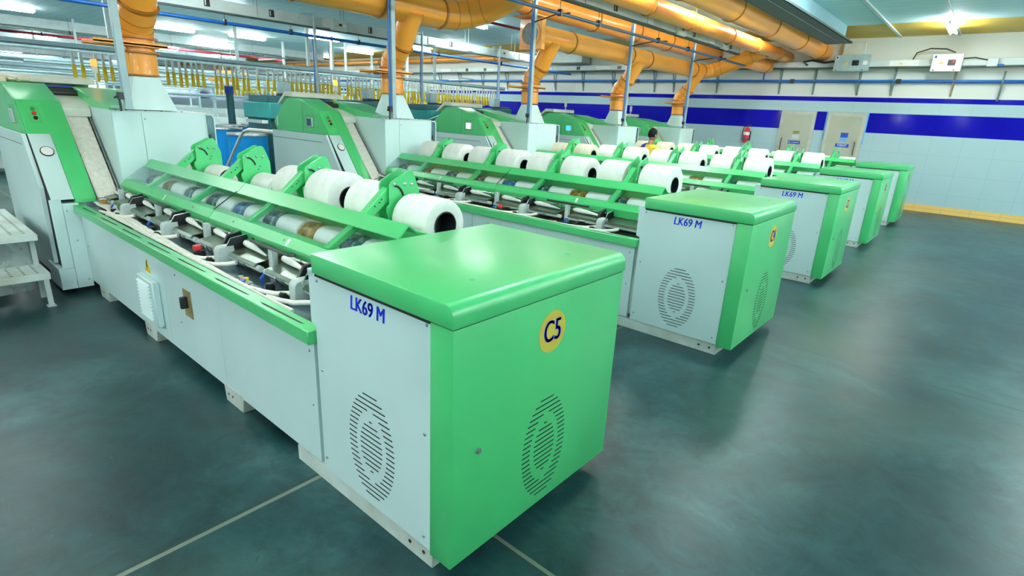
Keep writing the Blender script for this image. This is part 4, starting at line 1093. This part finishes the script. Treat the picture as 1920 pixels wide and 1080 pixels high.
for x, z, y0, y1, n, l in rails:
    t = thing('bobbin_rail', l, 'rail', (x, (y0+y1)/2, z), 'overhead bobbin rails')
    h = (y1-y0)/2+.3
    MB().box(-.04,.04,-h-4,h,.03,.11,.004).build('rail_beam', M['railm'], t)
    MB().box(-.015,.015,-h-4,h,.0,.03).build('rail_track', M['bracket'], t)
    for q in range(3):
        y = -h+1+q*(2*h)/3
        MB().box(-.04,.04,y-.035,y+.035,.14,CZ-z-.003).build('rail_hanger', M['busbar'], t)
    for q in range(4):
        y = -h+1+q*(2*h)/4
        MB().cyl((-.5,y,.2),(.5,y,.2),.02,n=6).cyl((.45,y-.3,.24),(.45,y+.3,.24),.02,n=6).build('cross_tube', M['railm'], t)
    for k in range(n):
        if random.random() < .06: continue
        o = bob if firstb else bob.copy()
        if not firstb: COL.objects.link(o)
        firstb = False
        o.location = (x, y0+(y1-y0)*k/(n-1)+random.uniform(-.02,.02), z-.0)
        s = 1.32 if x > -15 else 1.15
        o.scale = (1.1, 1.1, s*random.uniform(.95,1.05))
        which = {-13.5:'first', -16.6:'second', -20.5:'third'}[x]
        tag(o, f'yellow and white roving bobbin hanging from the {which} overhead rail', 'bobbin', f'bobbins on the {which} overhead rail')
# creel pipework and yellow tubs far in the hall
for i, (x, z, y0, y1) in enumerate(((-17.5,2.85,-6,14),(-22.,2.75,-8,14),(-28.,2.7,-8,14))):
    o = thing('creel_tube', ['first long grey creel tube above the roving frames','second long grey creel tube above the roving frames','third long grey creel tube, far above the roving frames'][i], 'tube', (x,0,z))
    MB().cyl((0,y0,0),(0,y1,0),.06,n=10).build('tube', M['railm'], o)
    for y in (-3,4,11): MB().box(-.03,.03,y-.03,y+.03,.05,CZ-z-.003).build('tube_hanger', M['busbar'], o)
for i, (x, y, z, l) in enumerate(((-30,5.3,2.3,'orange container far behind the C5 head, near the daylight windows'),(-24,9.3,2.62,'orange bobbin trolley hanging far behind the roving bobbins'),(-21,8.4,2.62,'orange bobbin trolley hanging beside the second one'))):
    o = MB().box(-.2,.2,-.55,.55,-.12,.20,.03).build('orange_carrier', M['duct']); o.location = (x,y,z); tag(o, l, 'carrier')
    MB().cyl((0,0,.2),(0,0,CZ-z),.012,n=6).build('hanger_rod', M['bracket'], o)

# ------------------------------------------------------------------ step platform by the C5 head
st = thing('step_platform', 'cream two-step platform beside the C5 machine head', 'steps', (-5.1, -.85, 0))
tr = MB().box(-.02,.36,-.9,.505,.245,.305,.004).build('tread', M['white2'], st)
hl = MB()
for i in range(5):
    for j in range(16): hl.disc((.03+.07*i,-.85+.085*j,.305),(0,0,1),.011,.0015,8)
hl.build('tread_hole', M['tray_dark'], tr)
tr2 = MB().box(-1.38,.165,-.9,.50,.555,.612,.004).build('tread', M['white2'], st)
hl = MB()
for i in range(19):
    for j in range(16): hl.disc((-1.29+.075*i,-.85+.085*j,.612),(0,0,1),.012,.0015,8)
hl.build('tread_hole', M['tray_dark'], tr2)
MB().box(-1.38,-1.36,-.9,.50,.10,.60,.004).build('back_plate', M['steel'], st)
for x in (.34, -1.33):
    for y in (-.86, .47): MB().box(x-.018,x+.018,y-.018,y+.018,0,.25).box(x-.03,x+.03,y-.03,y+.03,0,.012).build('leg', M['post'], st)
for x in (.02,):
    for y in (-.86,.47): MB().box(x-.018,x+.018,y-.018,y+.018,0,.556).build('leg', M['post'], st)
MB().box(-.03,-.018,-.86,.47,.06,.55).build('riser', M['steel'], st)

# cotton waste on the top cover of the first head
w = MB(); random.seed(3)
for k in range(9): w.sphere((random.uniform(-.05,.05), random.uniform(-.11,.11), random.uniform(-.0,.03)), random.uniform(.025,.05), 1.1, 1.3, .7, 1)
w = w.build('cotton_waste', M['cream']); w.location = (-6.31, -.09, 1.892); tag(w, 'tuft of beige cotton waste lying at the end of the C5 top cover', 'cotton waste')
# small red label with wire by the first delivery head
rlb = thing('tag_card', 'small white and red card on a wire at the far end of the C5 table', 'card', (-4.86, .40, .80))
MB().box(-.004,.004,-.045,.045,.14,.20).build('card', M['paper'], rlb)
MB().box(.004,.006,-.04,.04,.155,.18).build('red_print', M['red'], rlb)
MB().tube([(0,0,0),(.02,-.05,.05),(.0,-.04,.14)], .003, 5).build('wire', M['black'], rlb)

# ------------------------------------------------------------------ person
def person():
    t = thing('person', 'person in a yellow shirt with a blue cloth over one shoulder, among the lap rolls', 'person', (-3.78, 8.62, 0))
    V = [('pelvis',(0,0,.90),(.135,.105)),('waist',(0,-.01,1.06),(.128,.095)),('chest',(.0,.0,1.24),(.150,.108)),('neckbase',(0,.02,1.40),(.085,.07)),('neck',(.0,.035,1.47),(.052,.055)),('headlow',(.01,.05,1.53),(.058,.066)),
         ('hl',(-.08,0,.86),(.085,.09)),('kl',(-.09,.03,.48),(.058,.062)),('al',(-.09,.0,.09),(.040,.045)),('fl',(-.09,.13,.035),(.040,.028)),
         ('hr',(.08,0,.86),(.085,.09)),('kr',(.09,.03,.48),(.058,.062)),('ar',(.09,.0,.09),(.040,.045)),('fr',(.09,.13,.035),(.040,.028)),
         ('sl',(-.17,.01,1.345),(.068,.062)),('el',(-.235,.03,1.09),(.044,.044)),('wl',(-.20,.22,.98),(.028,.032)),
         ('sr',(.17,.01,1.345),(.068,.062)),('er',(.235,.04,1.09),(.044,.044)),('wr',(.18,.24,1.0),(.028,.032))]
    E_ = [('pelvis','waist'),('waist','chest'),('chest','neckbase'),('neckbase','neck'),('neck','headlow'),('pelvis','hl'),('hl','kl'),('kl','al'),('al','fl'),('pelvis','hr'),('hr','kr'),('kr','ar'),('ar','fr'),
          ('chest','sl'),('sl','el'),('el','wl'),('chest','sr'),('sr','er'),('er','wr')]
    idx = {v[0]: i for i, v in enumerate(V)}
    verts = [v[1] for v in V]; edges = [(idx[a], idx[b]) for a, b in E_]; rad = [v[2] for v in V]
    for s, w in ((-1,'wl'),(1,'wr')):           # hands: palm and five fingers
        wx, wy, wz = verts[idx[w]]
        verts.append((wx+.0*s, wy+.07, wz-.005)); rad.append((.030,.016)); pi = len(verts)-1; edges.append((idx[w], pi))
        for f, (dx, ln) in enumerate(((-.027,.060),(-.009,.072),(.009,.068),(.026,.052))):
            p = pi
            for q in (.5, 1.):
                verts.append((wx+dx, wy+.085+ln*q, wz-.008-.03*q*q)); rad.append((.009,.009) if q < 1 else (.007,.007)); edges.append((p, len(verts)-1)); p = len(verts)-1
        p = idx[w]
        for q in (.5, 1.):
            verts.append((wx-s*(.02+.03*q), wy+.035+.045*q, wz-.01*q)); rad.append((.011,.011) if q < 1 else (.008,.008)); edges.append((p if q < 1 else len(verts)-2, len(verts)-1))
    me = bpy.data.meshes.new('body'); me.from_pydata(verts, edges, []); me.update()
    b = bpy.data.objects.new('body', me); COL.objects.link(b); b.parent = t
    sk = b.modifiers.new('skin', 'SKIN'); sub = b.modifiers.new('sub', 'SUBSURF'); sub.levels = sub.render_levels = 1
    for i, sv in enumerate(me.skin_vertices[0].data):
        sv.radius = rad[i]; sv.use_root = (i == 0)
    bpy.context.view_layer.update()
    dg = bpy.context.evaluated_depsgraph_get()
    m2 = bpy.data.meshes.new_from_object(b.evaluated_get(dg)); b.modifiers.clear(); b.data = m2
    # head merged into the body mesh: cranium, jaw, nose, ears
    bm = bmesh.new(); bm.from_mesh(m2)
    hd = bmesh.ops.create_uvsphere(bm, u_segments=24, v_segments=16, radius=1)
    for v in hd['verts']:
        x, y, z = v.co
        jaw = 1 - .22*max(0, -z)
        ny = y*.098
        if y > .8 and abs(x) < .3 and -.35 < z < .1: ny += .018
        v.co = Vector((x*.076*jaw, ny + (.012 if z < 0 and y > 0 else 0), z*.118)) + Vector((.01,.06,1.61))
    for s in (-1, 1):
        ea = bmesh.ops.create_icosphere(bm, subdivisions=2, radius=1)
        for v in ea['verts']: v.co = Vector((v.co.x*.012+s*.080, v.co.y*.022, v.co.z*.032)) + Vector((.01,.05,1.60))
        ey = bmesh.ops.create_icosphere(bm, subdivisions=1, radius=.012)
        for v in ey['verts']: v.co += Vector((.01+s*.03,.148,1.615))
    for f in bm.faces: f.smooth = True
    bm.to_mesh(m2); bm.free()
    m2.materials.clear(); m2.materials.append(M['skin'])
    # hair cap
    h = MB(); r_ = bmesh.ops.create_uvsphere(h.bm, u_segments=24, v_segments=16, radius=1)
    dele = []
    for v in r_['verts']:
        x, y, z = v.co
        if z < -.52 or (y > .45 and z < .32) : dele.append(v)
        v.co = Vector((x*.084, y*.107+.0, z*.126+.006)) + Vector((.01,.055,1.615))
    bmesh.ops.delete(h.bm, geom=dele, context='VERTS')
    h.build('hair', M['hair'], t)
    # shirt: torso shell and short sleeves
    s = MB()
    prof = [(.86,.158,.128),(.95,.152,.122),(1.06,.148,.112),(1.18,.166,.122),(1.28,.185,.122),(1.36,.175,.105),(1.41,.12,.085),(1.435,.075,.075)]
    n = 28; rings = []
    for z, a, b_ in prof:
        rings.append([s.bm.verts.new((a*math.copysign(abs(math.cos(2*PI*k/n))**.8, math.cos(2*PI*k/n)), .01+(.02 if z > 1.38 else 0)+b_*math.copysign(abs(math.sin(2*PI*k/n))**.8, math.sin(2*PI*k/n)), z)) for k in range(n)])
    for A, B in zip(rings, rings[1:]):
        for k in range(n): s._f([A[k], A[(k+1) % n], B[(k+1) % n], B[k]])
    for sx in (-1, 1):
        s.tube([(sx*.12,.01,1.375),(sx*.18,.01,1.345),(sx*.215,.02,1.24),(sx*.232,.028,1.13)], [.06,.074,.066,.064], 14)
    s.build('shirt', M['shirt'], t, sharp=80)
    MB().tube([(-.08,.0,.90),(-.085,.01,.70),(-.09,.03,.48),(-.09,.01,.25),(-.09,.0,.08)], [.098,.09,.075,.066,.062], 14).tube([(.08,.0,.90),(.085,.01,.70),(.09,.03,.48),(.09,.01,.25),(.09,.0,.08)], [.098,.09,.075,.066,.062], 14).tube([(0,0,.82),(0,0,.92)], [.13,.14], 16).build('trousers', M['trouser'], t, sharp=80)
    # cloth over the shoulder
    c = MB(); rows = [((-.10,.10,1.40),.05),((-.105,.03,1.447),.045),((-.10,-.05,1.425),.05),((-.085,-.105,1.34),.045),((-.07,-.138,1.23),.04),((-.06,-.145,1.12),.022)]
    A = [[c.bm.verts.new((p[0]+w*u*(1 if u>0 else .8), p[1], p[2]-.018*abs(u))) for u in (-1,-.5,0,.5,1)] for p, w in rows]
    for a, b_ in zip(A, A[1:]):
        for k in range(4): c._f([a[k], a[k+1], b_[k+1], b_[k]])
    c = c.build('shoulder_cloth', M['scarf'], t, sharp=80)
    so = c.modifiers.new('thick', 'SOLIDIFY'); so.thickness = .012
    for sx in (-1, 1): MB().box(sx*.09-.045, sx*.09+.045, -.08, .19, 0, .06, .02, 2).build('shoe', M['black'], t)
    t.rotation_euler.z = -.28
    return t
pr_ = person()
pr_.scale = (.97, .97, .968)

# ------------------------------------------------------------------ light, camera, render look
wld = bpy.data.worlds.new('World'); SC.world = wld; wld.use_nodes = True
bg = wld.node_tree.nodes['Background']; bg.inputs['Color'].default_value = (.62, .92, 1.0, 1); bg.inputs['Strength'].default_value = .3

cam = bpy.data.cameras.new('Camera'); co = bpy.data.objects.new('Camera', cam); COL.objects.link(co)
cam.sensor_width = 36; cam.lens = 1021.284/1920*36; cam.clip_start = .05; cam.clip_end = 200
yaw, pit, rol = .699149, -.309553, .05056
f = Vector((-math.sin(yaw)*math.cos(pit), math.cos(yaw)*math.cos(pit), math.sin(pit)))
r = f.cross(Vector((0,0,1))).normalized(); u = r.cross(f)
c_, s_ = math.cos(rol), math.sin(rol)
X = r*c_ + u*s_; Y = u*c_ - r*s_; Z = -f
co.matrix_world = Matrix(((X.x,Y.x,Z.x,1.245115),(X.y,Y.y,Z.y,-1.199571),(X.z,Y.z,Z.z,1.818937),(0,0,0,1)))
SC.camera = co
SC.view_settings.view_transform = 'Standard'; SC.view_settings.look = 'None'; SC.view_settings.gamma = 1
SC.view_settings.use_curve_mapping = False
SC.view_settings.exposure = 1.45
SC.cycles.max_bounces = 7; SC.cycles.diffuse_bounces = 4; SC.cycles.glossy_bounces = 3; SC.cycles.transparent_max_bounces = 10
SC.cycles.sample_clamp_indirect = 6; SC.cycles.use_denoising = True
